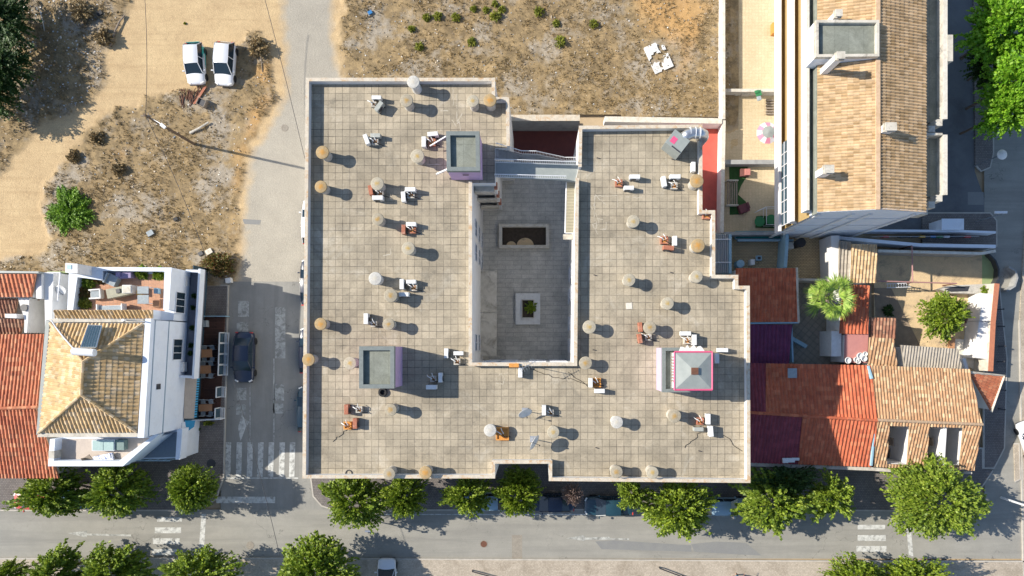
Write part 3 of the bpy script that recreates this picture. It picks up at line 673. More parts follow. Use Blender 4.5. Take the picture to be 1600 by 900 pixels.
# walkway bridge, stairs, railings
def railing(parent, pts, h=1.0, sp=.14, m=M['steel'], r=.022):
    mb = MB(); P = [Vector(p) for p in pts]
    mb.tube([p+Vector((0, 0, h)) for p in P], r*1.5, 6); mb.tube([p+Vector((0, 0, .12)) for p in P], r, 4)
    for a, b_ in zip(P[:-1], P[1:]):
        n = max(1, int((b_-a).length/sp))
        for i in range(n+1):
            q_ = a.lerp(b_, i/n); mb.tube([q_+Vector((0, 0, .1)), q_+Vector((0, 0, h))], r*.6, 4)
    return obj('railing', mb, m, parent)
e = thing('footbridge', 'narrow concrete footbridge with white railings crossing from one roof wing to the other', 'footbridge', W(838, 266, 10.4))
L = lambda px, py, z: tuple(Vector(W(px, py, z))-e.location)
p = [L(773, 251, 10.4)[:2], L(904, 258, 10.4)[:2], L(903, 283, 10.4)[:2], L(773, 276, 10.4)[:2]]
obj('bridge_deck', MB().prism(p, -.25, -.02), M['zinc'], e)
railing(e, [L(774, 277, 10.4), L(884, 280, 10.4)])
railing(e, [L(774, 254, 10.4), L(902, 258, 10.4)])
e = thing('metal_staircase', 'grey outdoor staircase stepping down along the footbridge, white handrail', 'staircase', W(838, 242, 9))
mb = MB(); zz = 10.4
for i in range(8):
    p = [L(774+i*5.2, 229+i*1.6, zz)[:2], L(779.4+i*5.2, 230.6+i*1.6, zz)[:2], L(779.4+i*5.2, 249, zz)[:2], L(774+i*5.2, 249, zz)[:2]]
    mb.prism(p, zz-9-.18, zz-9); zz -= .17
mb.prism([L(815, 241, zz)[:2], L(837, 241, zz)[:2], L(837, 250, zz)[:2], L(815, 249, zz)[:2]], zz-9-.15, zz-9)
for i in range(9):
    zz -= .17; p = [L(837+i*5, 241+i*1.2, zz)[:2], L(842.2+i*5, 242.2+i*1.2, zz)[:2], L(842.2+i*5, 254, zz)[:2], L(837+i*5, 252, zz)[:2]]
    mb.prism(p, zz-9-.18, zz-9)
obj('steps', mb, M['grey'], e)
obj('landing', MB().prism([L(882, 251, zz)[:2], L(903, 251, zz)[:2], L(903, 258, zz)[:2], L(882, 257, zz)[:2]], zz-9-.15, zz-9), M['zinc'], e)
railing(e, [L(776, 229, 10.4), L(815, 241, 9.1), L(838, 241.5, 9.1), L(882, 251, 7.5), L(901, 251, 7.5)])
# ribbed stair canopy on the east side of the courtyard
e = thing('ribbed_canopy', 'long cream ribbed canopy between white rails along the east courtyard wall', 'canopy', W(891, 326, 9.6))
mb = MB(); n = 34; a0 = Vector(L(885, 285, 9.6)); a1 = Vector(L(883, 364, 9.0)); b0 = Vector(L(899, 285, 9.6)); b1 = Vector(L(897, 364, 9.0))
for i in range(n):
    t = (i+.5)/n; mb.box(a0.lerp(a1, t).lerp(b0.lerp(b1, t), .5), ((b0-a0).x, .09, .07))
obj('ribs', mb, surf('cream_slats', (.42, .38, .27), (.38, .34, .24), 2), e)
obj('backing', MB().prism([a0[:2], b0[:2], b1[:2], a1[:2]], -.75, -.66), M['dark'], e)
mb = MB(); mb.tube([a0, a1], .06, 6); mb.tube([b0, b1], .05, 6); mb.tube([a1, b1], .05, 6); obj('rail', mb, M['steel'], e)
obj('landing', MB().prism([L(880, 366, 8.2)[:2], L(897, 366, 8.2)[:2], L(897, 374, 8.2)[:2], L(880, 374, 8.2)[:2]], -1.6, -1.4), M['offwhite'], e)

# stair houses on the roof
def stairhouse(label, px, zt, wallm, roofm, rim, t=.3, name='stairhouse'):
    p = XY(px, zt); c = (sum(a for a, _ in p)/4, sum(b_ for _, b_ in p)/4)
    e = thing(name, label, 'stairhouse', (c[0], c[1], ZD)); q_ = [(a-c[0], b_-c[1]) for a, b_ in p]
    if sum(q_[i][0]*q_[(i+1) % 4][1]-q_[(i+1) % 4][0]*q_[i][1] for i in range(4)) > 0: q_ = q_[::-1]
    h = zt-ZD; inn = offset(q_, .03, True)
    obj('walls', MB().prism(inn, 0, h-.45), wallm, e)
    obj('roof_panel', MB().prism(offset(q_, t*.9, True), h-.45, h-.30), roofm, e)
    ring = MB(); o1 = q_; o2 = offset(q_, t, True); n = 4
    vs = [(x, y, z) for z in (h-.45, h) for x, y in o1]+[(x, y, z) for z in (h-.45, h) for x, y in o2]
    fs = []
    for i in range(n):
        j = (i+1) % n; fs += [(i, j, n+j, n+i), (n+i, n+j, 3*n+j, 3*n+i), (2*n+j, 2*n+i, 3*n+i, 3*n+j), (j, i, 2*n+i, 2*n+j)]
    obj('roof_rim', ring.add(vs, fs), rim, e); return e
sh = stairhouse('tall lilac stairhouse with sunken grey roof beside the metal stairs', [(697, 205), (749, 205), (750, 267), (698, 267)], 13.4, M['lilac'], M['screed'], M['slate'])
obj('vent_grille', MB().box((.1, -1.53, 1.9), (.45, .04, .12)), M['dark'], sh)
sh = stairhouse('lilac stairhouse with sunken grey roof on the left wing, long dark shadow', [(561, 541), (616, 541), (616, 607), (561, 607)], 13.7, M['lilac'], M['screed'], M['slate'])
# third stair house with a hipped canopy roof
sh = stairhouse('pale lilac stairhouse carrying a grey hipped cap with pink trim', [(1035, 543), (1095, 543), (1095, 613), (1035, 613)], 13.2, M['lilac2'], M['screed'], M['slate'], .25)
e = sh; zb = 13.5
q_ = [L(1041, 551, zb+.2)[:2], L(1113, 551, zb+.2)[:2], L(1113, 609, zb+.2)[:2], L(1041, 609, zb+.2)[:2]][::-1]
q_ = [L(1054, 550, 14.3)[:2], L(1113, 550, 14.3)[:2], L(1113, 609, 14.3)[:2], L(1054, 609, 14.3)[:2]]
xs = [a for a, _ in q_]; ysq = [b_ for _, b_ in q_]; xm, ym = sum(xs)/4, sum(ysq)/4
h0 = 14.3-ZD
mb = MB().add([(a, b_, h0) for a, b_ in q_]+[(xm, ym, h0+.45)], [(1, 0, 4), (2, 1, 4), (3, 2, 4), (0, 3, 4)]); obj('hipped_cap', mb, M['zinc'], e)
pp = [(a, b_) for a, b_ in q_]
obj('cap_wall', MB().prism(offset(pp, .08, True), 2.3, h0-.06), M['white'], e)
mb = MB()
for i in range(4): mb.tube([(*pp[i], h0), (*pp[(i+1) % 4], h0)], .075, 4)
obj('pink_trim', mb, M['pink'], e)
obj('rust_plate', MB().box((xm, ym, h0+.42), (.5, .5, .12)), M['rust'], e)
mb = MB(); rr = random.Random(4)
for i in range(9): mb.box((min(xs)-.07+.001*i, ym+1.0-i*.22, h0-.5-.1*(i % 3)), (.16, .09, .25), rz=rr.uniform(-.4, .4))
obj('weather_mark', mb, M['oldwood'], e)
mb = MB(); rr = random.Random(9); pts = []
for i in range(13): pts.append((min(xs)+1.0+i*.16-.6, max(ysq)+.02)); 
mb.prism([pts[0]]+[(a, max(ysq)+rr.uniform(.25, .55)) for a, _ in pts[1:-1]]+[pts[-1]], h0-.55, h0-.4)
obj('torn_membrane', mb, M['plastic'], e)

# vents
VM = {}
def vent(px, py, label, h=1.15, r=.38, cr=.50, key='lichen', name='roof_vent'):
    h = h*1.1; x, y, _ = W(px, py, ZD+h); k = (round(h, 2), key)
    if k not in VM:
        e = thing(name, label, 'vent', (x, y, ZD), group='round ventilation stacks on the big roof')
        obj('shaft', MB().lathe([(r*1.03, 0), (r, .03), (r*.97, h-.22)], n=24), {'white': M['plastic']}.get(key, M['cement']), e)
        mb = MB()
        for i in range(5): a = i*2*pi/5; mb.box((cos(a)*r*.8, sin(a)*r*.8, h-.17), (.06, .06, .12))
        obj('spacer', mb, M['cement'], e)
        cm = ventcap[key]
        obj('cap', MB().lathe([(cr*.6, h-.12), (cr, h-.10), (cr, h-.045), (cr*.93, h-.015), (cr*.3, h+.03), (cr*.08, h+.04)], n=28), cm, e, smooth=False)
        VM[k] = e
    else: e = dup(VM[k], (x, y, ZD), random.uniform(0, 6), label)
    f_ = random.uniform(.93, 1.06); e.scale = (f_, f_, random.uniform(.95, 1.04)); e.rotation_euler.x = random.uniform(-.02, .02); e.rotation_euler.y = random.uniform(-.02, .02)
    return e
def capmat(name, c, lich, lo):
    m, nt, b = nodes(name); tc = N(nt, 'ShaderNodeTexCoord').outputs['Object']; gp = pos(nt)
    ln = N(nt, 'ShaderNodeVectorMath', operation='LENGTH'); sx = N(nt, 'ShaderNodeVectorMath', operation='MULTIPLY'); sx.inputs[1].default_value = (1, 1, 0)
    nt.links.new(tc, sx.inputs[0]); nt.links.new(sx.outputs[0], ln.inputs[0])
    rad = mth(nt, 'MULTIPLY', ln.outputs['Value'], 3.4)
    f = mth(nt, 'SUBTRACT', noise(nt, gp, 6, 5, .7, .25, lo), rad)
    f2 = N(nt, 'ShaderNodeMapRange'); f2.inputs[1].default_value = -.35; f2.inputs[2].default_value = .35; nt.links.new(f, f2.inputs[0])
    base = mixc(nt, noise(nt, gp, 8, 5, .7), c, tuple(k*.72 for k in c))
    nt.links.new(mixc(nt, f2.outputs[0], base, lich), b.inputs['Base Color']); b.inputs['Roughness'].default_value = .9; return m
ventcap = {'lichen': capmat('lichen_cap', (.40, .35, .26), (.38, .24, .08), .72), 'orange': capmat('orange_lichen_cap', (.43, .31, .16), (.46, .24, .06), .62), 'white': capmat('white_cap', (.56, .54, .49), (.5, .46, .38), .8), 'pale': capmat('pale_cap', (.46, .41, .31), (.42, .29, .10), .78)}
VL = [
 (646, 127, 'white', 'tallest white vent stack, against the top parapet', 1.5),
 (635, 157, 'lichen', 'vent stack just left below the tall white one', 1.2),
 (739, 158, 'pale', 'left one of the two vents in the upper right corner of the left wing', 1.2),
 (766, 157, 'orange', 'orange capped vent in the upper right corner of the left wing', 1.2),
 (504, 238, 'orange', 'upper one of two orange capped vents by the left parapet', 1.15),
 (652, 243, 'pale', 'vent left of the tall lilac stairhouse, lichen on the slabs at its foot', 1.15),
 (501, 291, 'orange', 'lower one of two orange capped vents by the left parapet', 1.15),
 (589, 287, 'pale', 'vent with a brown unit tucked at its lower left', 1.15),
 (590, 342, 'lichen', 'vent whose shadow ends at a red and white unit', 1.15),
 (638, 388, 'pale', 'lone vent right of centre on the left wing, fourth row down', 1.15),
 (586, 435, 'white', 'white rimmed vent at mid height of the left wing', 1.1),
 (610, 462, 'lichen', 'vent just below right of the white rimmed one', 1.1),
 (501, 506, 'orange', 'yellow capped vent by the left parapet at mid height', 1.1),
 (607, 507, 'lichen', 'vent right of the small white unit, above the left stairhouse', 1.1),
 (482, 562, 'orange', 'orange capped vent standing over the left parapet', 1.1),
 (547, 567, 'pale', 'vent half hidden behind the left stairhouse', 1.1),
 (611, 640, 'lichen', 'vent below the left stairhouse', 1.15),
 (766, 673, 'white', 'vent with an orange pipe curb behind it', 1.1),
 (865, 675, 'pale', 'pale vent above the oval dish shadow', 1.1),
 (608, 740, 'lichen', 'left one of the two vents on the bottom parapet of the left wing', 1.15),
 (665, 739, 'orange', 'right one of the two vents on the bottom parapet of the left wing', 1.15),
 (963, 738, 'lichen', 'left one of the two vents near the bottom parapet of the right wing', 1.15),
 (1020, 739, 'pale', 'right one of the two vents near the bottom parapet of the right wing', 1.15),
 (964, 660, 'white', 'vent left of centre on the lower right wing', 1.1),
 (1054, 650, 'lichen', 'vent below the pink trimmed stairhouse', 1.15),
 (915, 567, 'lichen', 'vent just right of the lower right courtyard corner', 1.0),
 (921, 511, 'pale', 'vent right of the courtyard, one above the corner one', 1.0),
 (1016, 512, 'lichen', 'vent with two brick red units at its left', 1.1),
 (1044, 474, 'pale', 'vent in the middle of the right wing, below the one by the step', 1.1),
 (983, 437, 'pale', 'vent left of the middle of the right wing', 1.1),
 (1089, 432, 'pale', 'vent by the step in the right parapet', 1.1),
 (1091, 384, 'orange', 'yellow capped vent whose shadow climbs the right parapet', 1.15),
 (990, 345, 'pale', 'vent below the paired units of the upper right wing', 1.15),
 (1089, 283, 'orange', 'yellow capped vent leaning over the red strip', 1.2)]
for a, b_, k, l, h in VL: vent(a, b_, l, h, key=k)

# air conditioners
def ac_proto(key, m, w_=.78, d_=.32, h_=.6):
    e = thing('air_conditioner', 'x', 'air conditioner', (0, 0, ZD))
    obj('casing', MB().box((0, 0, h_/2+.08), (w_, d_, h_)), m, e, bevel=.02)
    obj('fan_grille', MB().lathe([(.22, 0), (.22, .02), (.06, .03)], n=16), M['dark'], e)
    g_ = e.children[-1] if e.children[-1].name.startswith('fan') else e.children[0]
    g_.rotation_euler.x = -pi/2*-1; g_.location = (-.08, -d_/2-.001, h_/2+.08)
    mb = MB(); mb.box((-w_*.35, 0, .04), (.06, d_+.1, .08)); mb.box((w_*.35, 0, .04), (.06, d_+.1, .08)); obj('foot', mb, M['dark'], e)
    return e
ACP = {}; ACM = {'w': M['plastic'], 'g': M['acgrey'], 'b': M['brick'], 'r': M['brick']}
def ac(px, py, ang, col, label, s=1):
    x, y, _ = W(px, py, ZD+.65)
    if col not in ACP: e = ACP[col] = ac_proto(col, ACM[col]); e.location = (x, y, ZD); e.rotation_euler.z = R(ang); e['label'] = label; e['group'] = 'outdoor units on the big roof'
    else: e = dup(ACP[col], (x, y, ZD), R(ang), label, 'outdoor units on the big roof')
    s *= random.uniform(.92, 1.06); e.scale = (s, s, random.uniform(.85, 1.1))
for a in [
 (588, 152, 0, 'w', 'white unit, topmost on the left wing'), (592, 166, 55, 'g', 'grey tilted unit below the topmost white one'),
 (572, 217, -70, 'w', 'narrow white unit set askew, left one of the second cluster'), (586, 211, 0, 'g', 'grey unit right of the askew white one'),
 (676, 209, 5, 'w', 'white unit left of the tall lilac stairhouse, crosswise'), (662, 221, 90, 'w', 'white upright unit, far left one by the tall lilac stairhouse'),
 (579, 297, 100, 'b', 'brown unit at the lower left of a vent, third cluster'), (590, 309, 0, 'w', 'white unit below the brown one, third cluster'),
 (641, 296, 0, 'w', 'white crosswise unit right of the brown one, third row'), (630, 307, 95, 'w', 'white upright unit lower left of the crosswise one, third row'),
 (642, 350, 0, 'w', 'white crosswise unit at the end of a vent shadow'), (630, 358, 90, 'r', 'small red unit below left of the white one at the end of a vent shadow'),
 (642, 440, 0, 'w', 'white crosswise unit at mid height of the left wing'), (628, 444, 90, 'w', 'white upright unit at mid height of the left wing'), (631, 460, 0, 'w', 'white flat unit in the shadow of the mid height vent'),
 (572, 498, 90, 'w', 'lone white unit above the left stairhouse'),
 (697, 552, 90, 'w', 'white upright unit at the tip of the stairhouse shadow'), (716, 552, 0, 'w', 'white crosswise unit beside the lower left courtyard corner'),
 (688, 590, 90, 'w', 'shaded upright unit within the long dark shadow'), (674, 605, 0, 'w', 'shaded crosswise unit within the long dark shadow'),
 (541, 640, 90, 'b', 'upper brick red unit of the pair near the lower left'), (554, 662, 90, 'b', 'lower brick red unit of the pair near the lower left'),
 (850, 641, 90, 'w', 'white unit right of the upper satellite dish'),
 (992, 276, 0, 'w', 'upper white unit of the pair on the upper right wing'), (983, 293, 0, 'w', 'lower white unit of the pair on the upper right wing'),
 (1038, 283, 100, 'w', 'white tilted unit, left one of the cluster near the right parapet'), (1055, 276, 0, 'w', 'white crosswise unit, right one of the cluster near the right parapet'),
 (1055, 376, 90, 'w', 'white upright unit above a brick red one on the right wing'), (1045, 387, -5, 'b', 'brick red unit lying below the white upright one'),
 (1001, 511, 95, 'b', 'upper brick red unit left of a vent on the right wing'), (1000, 529, 100, 'b', 'lower brick red unit left of a vent on the right wing'),
 (1072, 521, 0, 'w', 'white crosswise unit above the pink trimmed stairhouse'), (1085, 531, 90, 'w', 'white upright unit above the pink trimmed stairhouse'),
 (1130, 547, 0, 'w', 'small white unit right of the pink trimmed stairhouse'), (1121, 560, 90, 'w', 'shaded unit against the pink trimmed stairhouse'),
 (923, 598, 90, 'w', 'white upright unit below the lower right courtyard corner'), (937, 611, 0, 'w', 'white crosswise unit below the lower right courtyard corner'),
 (1107, 655, 90, 'w', 'upper upright unit of the trio near the lower right parapet'), (1111, 674, 95, 'w', 'lower upright unit of the trio near the lower right parapet'), (1092, 671, 0, 'g', 'flat pale unit of the trio near the lower right parapet'),
 (1084, 260, 90, 'w', 'slim white unit against the right parapet above a vent'), (813, 582, 90, 'w', 'white unit just below the courtyard parapet')]: ac(*a)
# pipe curbs
PC = None
def curb(px, py, m, label, s=.5, rz=0):
    x, y, _ = W(px, py, ZD+.3)
    e = thing('pipe_curb', label, 'pipe outlet', (x, y, ZD), R(rz), 'pipe outlets on the big roof')
    mb = MB()
    for dx, dy, sx, sy in ((0, s/2, s+.1, .1), (0, -s/2, s+.1, .1), (-s/2, 0, .1, s-.1), (s/2, 0, .1, s-.1)): mb.box((dx, dy, .17), (sx, sy, .34))
    obj('curb', mb, m, e); obj('filling', MB().box((0, 0, .14), (s-.1, s-.1, .2)), M['orange'], e)
    mb = MB(); mb.tube([(-.08, 0, .2), (-.08, 0, .5), (-.2, .1, .58), (-.42, .22, .5), (-.5, .3, .2)], .035, 6); mb.tube([(.08, .05, .2), (.1, .05, .52), (-.02, .28, .6), (-.1, .45, .4)], .03, 6); obj('pipe', mb, M['plastic'], e)
    mb = MB(); mb.tube([(.0, -.06, .2), (.02, -.08, .46), (.2, -.2, .5), (.42, -.22, .2), (.6, -.25, .03)], .03, 6); obj('hose', mb, M['black'], e)
for a in [(584, 163, 'cement', 'cement pipe outlet between the two topmost units', .3), (586, 221, 'cement', 'pipe outlet of the second cluster, below the grey unit', .4), (675, 222, 'brick', 'pipe outlet left of the tall lilac stairhouse', .45), (594, 302, 'cement', 'pipe outlet between brown and white units', .4), (642, 304, 'cement', 'pipe outlet under the white crosswise unit, third row', .45), (644, 359, 'brick', 'pipe outlet under the unit at a vent shadow', .45), (646, 449, 'cement', 'pipe outlet with yellow foam at mid height of the left wing', .45), (584, 506, 'cement', 'pipe outlet above the left stairhouse', .35), (714, 565, 'cement', 'pipe outlet beside the lower left courtyard corner', .4), (677, 592, 'cement', 'pipe outlet inside the long dark shadow', .35), (561, 640, 'cement', 'pipe outlet beside the upper brick red unit', .4), (543, 665, 'orange', 'orange pipe outlet beside the lower brick red unit', .5), (785, 678, 'orange', 'large orange pipe outlet behind a vent', .9), (860, 645, 'cement', 'pipe outlet right of the upper satellite dish', .4), (967, 286, 'brick', 'pipe outlet left of the paired units', .45), (1053, 290, 'cement', 'pipe outlet near the upper right parapet', .45), (1038, 375, 'brick', 'pipe outlet beside the brick red and white units', .5), (1013, 527, 'cement', 'pipe outlet beside the two brick red units', .4), (1074, 532, 'cement', 'pipe outlet above the pink trimmed stairhouse', .45), (932, 598, 'orange', 'pipe outlet below the lower right courtyard corner', .6), (1094, 658, 'brick', 'pipe outlet of the trio near the lower right parapet', .45), (1104, 336, 'brick', 'brick outlet in the step of the right parapet', .5)]:
    curb(a[0], a[1], M[a[2]], a[3], a[4])
# dishes
def dish(px, py, z, r, tilt, az, label, m=M['plastic'], base=ZD, pole=1.0):
    x, y, _ = W(px, py, z); e = thing('satellite_dish', label, 'satellite dish', (x, y, base))
    prof = [(.0, .0), (r*.4, r*.03), (r*.75, r*.11), (r, r*.2), (r, r*.23), (r*.75, r*.14), (r*.4, r*.06)]
    d = obj('dish', MB().lathe(prof, n=28), m, e, smooth=True); d.location = (0, 0, z-base); d.rotation_euler = (R(tilt), 0, R(az))
    mb = MB(); dirv = Matrix.Rotation(R(az), 3, 'Z') @ Matrix.Rotation(R(tilt), 3, 'X') @ Vector((0, 0, 1)); lo = Matrix.Rotation(R(az), 3, 'Z') @ Matrix.Rotation(R(tilt), 3, 'X') @ Vector((0, -r, r*.2)); c = Vector((0, 0, z-base))
    mb.tube([c+lo, c+dirv*r*.95], .02, 6); mb.box(c+dirv*r*.95, (.1, .1, .12)); obj('feed_arm', mb, M['dark'], e)
    mb = MB(); mb.tube([(0, 0, 0), tuple(c-dirv*.05)], .035, 8); mb.box((0, 0, .03), (.5, .5, .06)); obj('mast', mb, M['metal'], e)
dish(833, 690, 11.9, .62, -72, -118, 'white satellite dish seen edge on, casting a big oval shadow')
dish(820, 644, 11.5, .55, 55, 25, 'white and grey oval satellite dish near the middle of the roof')
# antenna
x, y, _ = W(822, 572, 13.2); e = thing('tv_antenna', 'thin metal antenna mast on the lower courtyard parapet', 'antenna', (x, y, ZD))
obj('mast', MB().tube([(0, 0, 0), (0, 0, 2.6)], .025), M['metal'], e)
mb = MB(); mb.tube([(-.5, -.3, 2.5), (.7, .35, 2.5)], .02)
for i in range(7): t = -.4+i*.17; mb.tube([(t+.15, t*.6-.3, 2.5), (t-.15, t*.6+.3, 2.5)], .012, 4)
obj('boom', mb, M['metal'], e)
# water tank + duct
x, y, _ = W(1059, 221, 12.3); e = thing('extract_hood', 'grey box hood turned askew with a pink patch near the red strip', 'extractor hood', (x, y, ZD), R(52), 'rooftop extract')
obj('housing', MB().box((0, 0, .9), (1.25, 1.45, 1.8)), M['zinc'], e, bevel=.02)
obj('pink_patch', MB().box((-.1, .3, 1.805), (.5, .42, .012)), M['pink'], e); obj('slot', MB().box((-.55, -.25, 1.815), (.1, .8, .03)), M['dark'], e)
x, y, _ = W(1082, 209, 11.9); e = thing('ventilation_duct', 'curved shiny metal duct bending over the parapet above the red strip', 'duct', (x, y, ZD))
mb = MB(); mb.tube([(-.75, -.35, 1.4), (-.4, -.1, 1.45), (0, .05, 1.45), (.55, .05, 1.4), (.9, .03, 1.1), (1.02, 0, .6), (1.02, 0, -3)], .42, 16); obj('duct_body', mb, M['metal'], e, smooth=True)
mb = MB()
for t in (-.2, .2, .55): mb.tube([(t-.02, .05, 1.44), (t+.02, .05, 1.44)], .45, 16)
obj('joint_band', mb, M['steel'], e)
# odd bits
x, y, _ = W(598, 613, ZD+.15); tag(obj('tyre', MB().lathe([(.2, 0), (.3, 0), (.36, .08), (.36, .16), (.3, .22), (.2, .22), (.2, .02)], n=24), M['black'], loc=(x, y, ZD)), 'old black tyre lying at the foot of the left stairhouse', 'tyre')
def pole2(name, a, b_, r, m, label, cat):
    return tag(obj(name, MB().tube([a, b_], r, 6), m), label, cat)
pole2('pipe', W(672, 228, 11.2), W(697, 213, 11.8), .06, M['plastic'], 'white pipe slanting to the upper left side of the tall lilac stairhouse', 'pipe')
pole2('pipe', W(682, 272, 11.2), W(700, 264, 11.6), .08, M['plastic'], 'white pipe slanting to the lower left corner of the tall lilac stairhouse', 'pipe')
def loosebox(px, py, z, d, rz, m, label, name, cat): 
    x, y, _ = W(px, py, z+d[2]); return tag(obj(name, MB().box((0, 0, d[2]/2), d), m, loc=(x, y, z), rz=R(rz), bevel=.01), label, cat)
loosebox(983, 478, ZD, (.5, .5, .03), 3, M['copingw'], 'single paler paving slab lying in the middle of the right wing', 'loose_slab', 'slab')
loosebox(803, 571, ZP, (.75, .3, .2), 0, M['orange'], 'orange block on the courtyard parapet beside the antenna', 'foam_block', 'block')
for i, (a, b_) in enumerate(((935, 247), (1052, 249), (930, 430), (1050, 426), (929, 547), (933, 700), (1094, 705))):
    o = loosebox(a, b_, ZD, (.28, .07, .05), -15, M['dark'], 'small dark drain bracket lying on the slabs of the right wing', 'drain_bracket', 'bracket'); o['group'] = 'small dark brackets on the right wing'
    o['label'] = ['small dark bracket near the left parapet of the upper right wing', 'small dark bracket below the askew hood', 'small dark bracket right of the courtyard at mid height', 'small dark bracket left of the vent by the parapet step', 'small dark bracket just above the courtyard corner vent', 'small dark bracket in the lower middle of the right wing', 'small dark bracket near the lower right corner of the roof'][i]

M['scuff'] = surf('pale_cement_smear', (.52, .48, .40), (.43, .385, .30), 4, (.42, .37, .28), 2.5, spk=.2, lo3=.4, hi3=.55)
def smear(pts, w_, label):
    rr = random.Random(len(pts)*7+int(pts[0][0])); mb = MB(); P = [Vector(W(a, b_, ZD)) for a, b_ in pts]; n = 0
    for a, b_ in zip(P[:-1], P[1:]):
        k = max(2, int((b_-a).length/.25))
        for i in range(k):
            if rr.random() < .22: continue
            c = a.lerp(b_, (i+.5)/k); ang = math.atan2((b_-a).y, (b_-a).x); n += 1
            mb.box((c.x+rr.uniform(-.03, .03), c.y+rr.uniform(-.03, .03), ZD+.002+.0002*n), ((b_-a).length/k*1.02, w_*rr.uniform(.5, 1.3), .003), rz=ang+rr.uniform(-.12, .12))
    o = obj('cement_smear', mb, M['scuff'], B); return o
for pts in ([(929, 345), (929, 306), (965, 306), (965, 324)], [(978, 308), (1006, 309), (1006, 324)], [(927, 342), (947, 342), (947, 358), (932, 358), (932, 345)], [(916, 276), (932, 264)], [(708, 135), (708, 165)], [(714, 148), (714, 190), (722, 178)], [(706, 188), (712, 196), (718, 190), (720, 204)], [(688, 172), (700, 174)], [(730, 250), (742, 236)], [(610, 388), (610, 398), (592, 400)], [(668, 257), (690, 257)], [(920, 318), (930, 332), (936, 346), (926, 350), (934, 366)], [(925, 300), (938, 312), (946, 320)], [(775, 590), (783, 583), (788, 590), (786, 600), (776, 598), (775, 590)]): smear(pts, .07, '')
rr = random.Random(11)
def cable(px0, px1, label):
    P = [Vector(W(px0[0]+(px1[0]-px0[0])*t/7+rr.uniform(-2.5, 2.5)*(0 < t < 7), px0[1]+(px1[1]-px0[1])*t/7+rr.uniform(-2.5, 2.5)*(0 < t < 7), ZD+.03)) for t in range(8)]
    tag(obj('cable', MB().tube(P, .018, 5), M['black']), label, 'cable', 'cables lying on the roof slabs')
cable((826, 576), (872, 590), 'black cable running right from the roof antenna')
cable((872, 590), (922, 600), 'black cable reaching the white upright unit below the courtyard corner')
cable((888, 582), (918, 604), 'short black cable left of the units below the courtyard corner')
cable((1095, 676), (1070, 700), 'black cable trailing from the trio of units near the lower right parapet')
cable((1130, 680), (1160, 705), 'black cable from the trio of units towards the right parapet')
cable((545, 668), (520, 690), 'black cable trailing from the lower brick red unit')
x, y, _ = W(545, 740, ZD); tag(obj('hose_loop', MB().tube([(.25*cos(a*.5), .28*sin(a*.5), .04) for a in range(10)], .035, 6), M['dark'], loc=(x, y, ZD)), 'small dark hose loop near the lower left corner of the roof', 'hose')
# ---------- tiled roofs ----------
def tiled(name, P3, mat, parent, pitch=.3, row=.4, amp=.045, stepz=.025, ns=6, thick=.14, shift=0.0):
    """P3: polygon in 3-D, first edge is the eave; ribs run up the slope."""
    P = [Vector(p) for p in P3]; o = P[0]; u = (P[1]-P[0]).normalized()
    nrm = Vector((0, 0, 0))
    for i in range(len(P)): nrm += (P[i]-o).cross(P[(i+1) % len(P)]-o)
    nrm.normalize()
    if nrm.z < 0: nrm = -nrm
    v = nrm.cross(u).normalized()
    if sum((p-o).dot(v) for p in P) < 0: v = -v
    Q = [((p-o).dot(u), (p-o).dot(v)) for p in P]
    u0 = min(a for a, _ in Q); u1 = max(a for a, _ in Q)
    mb = MB(); mb.uv = []
    du = pitch/ns; n = max(2, int((u1-u0)/du)); us = [u0+1e-4+(u1-u0-2e-4)*i/n for i in range(n+1)]
    iv = []
    for x in us:
        ys = []
        for i in range(len(Q)):
            a, b_ = Q[i], Q[(i+1) % len(Q)]
            if (a[0]-x)*(b_[0]-x) < 0 or a[0] == x: 
                if b_[0] != a[0]: ys.append(a[1]+(b_[1]-a[1])*(x-a[0])/(b_[0]-a[0]))
        iv.append((min(ys), max(ys)) if len(ys) > 1 else (0, 0))
    vmin = min(b_ for _, b_ in Q); vmax = max(b_ for _, b_ in Q); K = int(math.ceil((vmax-vmin)/row))
    rr = np.random.default_rng(len(P3)*17+int(abs(u1)*100)); jig = rr.normal(0, .006, (n+1, K+1))
    rows = []
    for k in range(K):
        for e_, hz in ((0, stepz), (1, 0)):
            rr_ = []
            for i, x in enumerate(us):
                vv = vmin+(k+e_)*row; lo, hi = iv[i]; vc = min(max(vv, lo), hi)
                ph = 2*pi*(x+shift)/pitch; h = amp*cos(ph)+hz+jig[i][k]
                rr_.append(len(mb.v)); mb.v.append(tuple(o+u*x+v*vc+nrm*(h+amp))); mb.uv.append(((x+shift)/pitch+.5, k+.5))
            rows.append(rr_)
    for k in range(K):
        a, b_ = rows[2*k], rows[2*k+1]
        for i in range(n):
            lo = vmin+k*row; hi = lo+row
            if hi <= min(iv[i][0], iv[i+1][0])+1e-5 or lo >= max(iv[i][1], iv[i+1][1])-1e-5: continue
            mb.f.append((a[i], a[i+1], b_[i+1], b_[i]))
    base = len(mb.v); m = len(P); top = [p+nrm*.0 for p in P]; bot = [p-Vector((0, 0, thick)) for p in P]
    mb.v += [tuple(p) for p in top+bot]; mb.uv += [(.5, .5)]*(2*m)
    mb.f += [tuple(base+i for i in range(m)), tuple(base+m+i for i in range(m-1, -1, -1))]+[(base+i, base+(i+1) % m, base+m+(i+1) % m, base+m+i) for i in range(m)]
    return obj(name, mb, mat, parent)
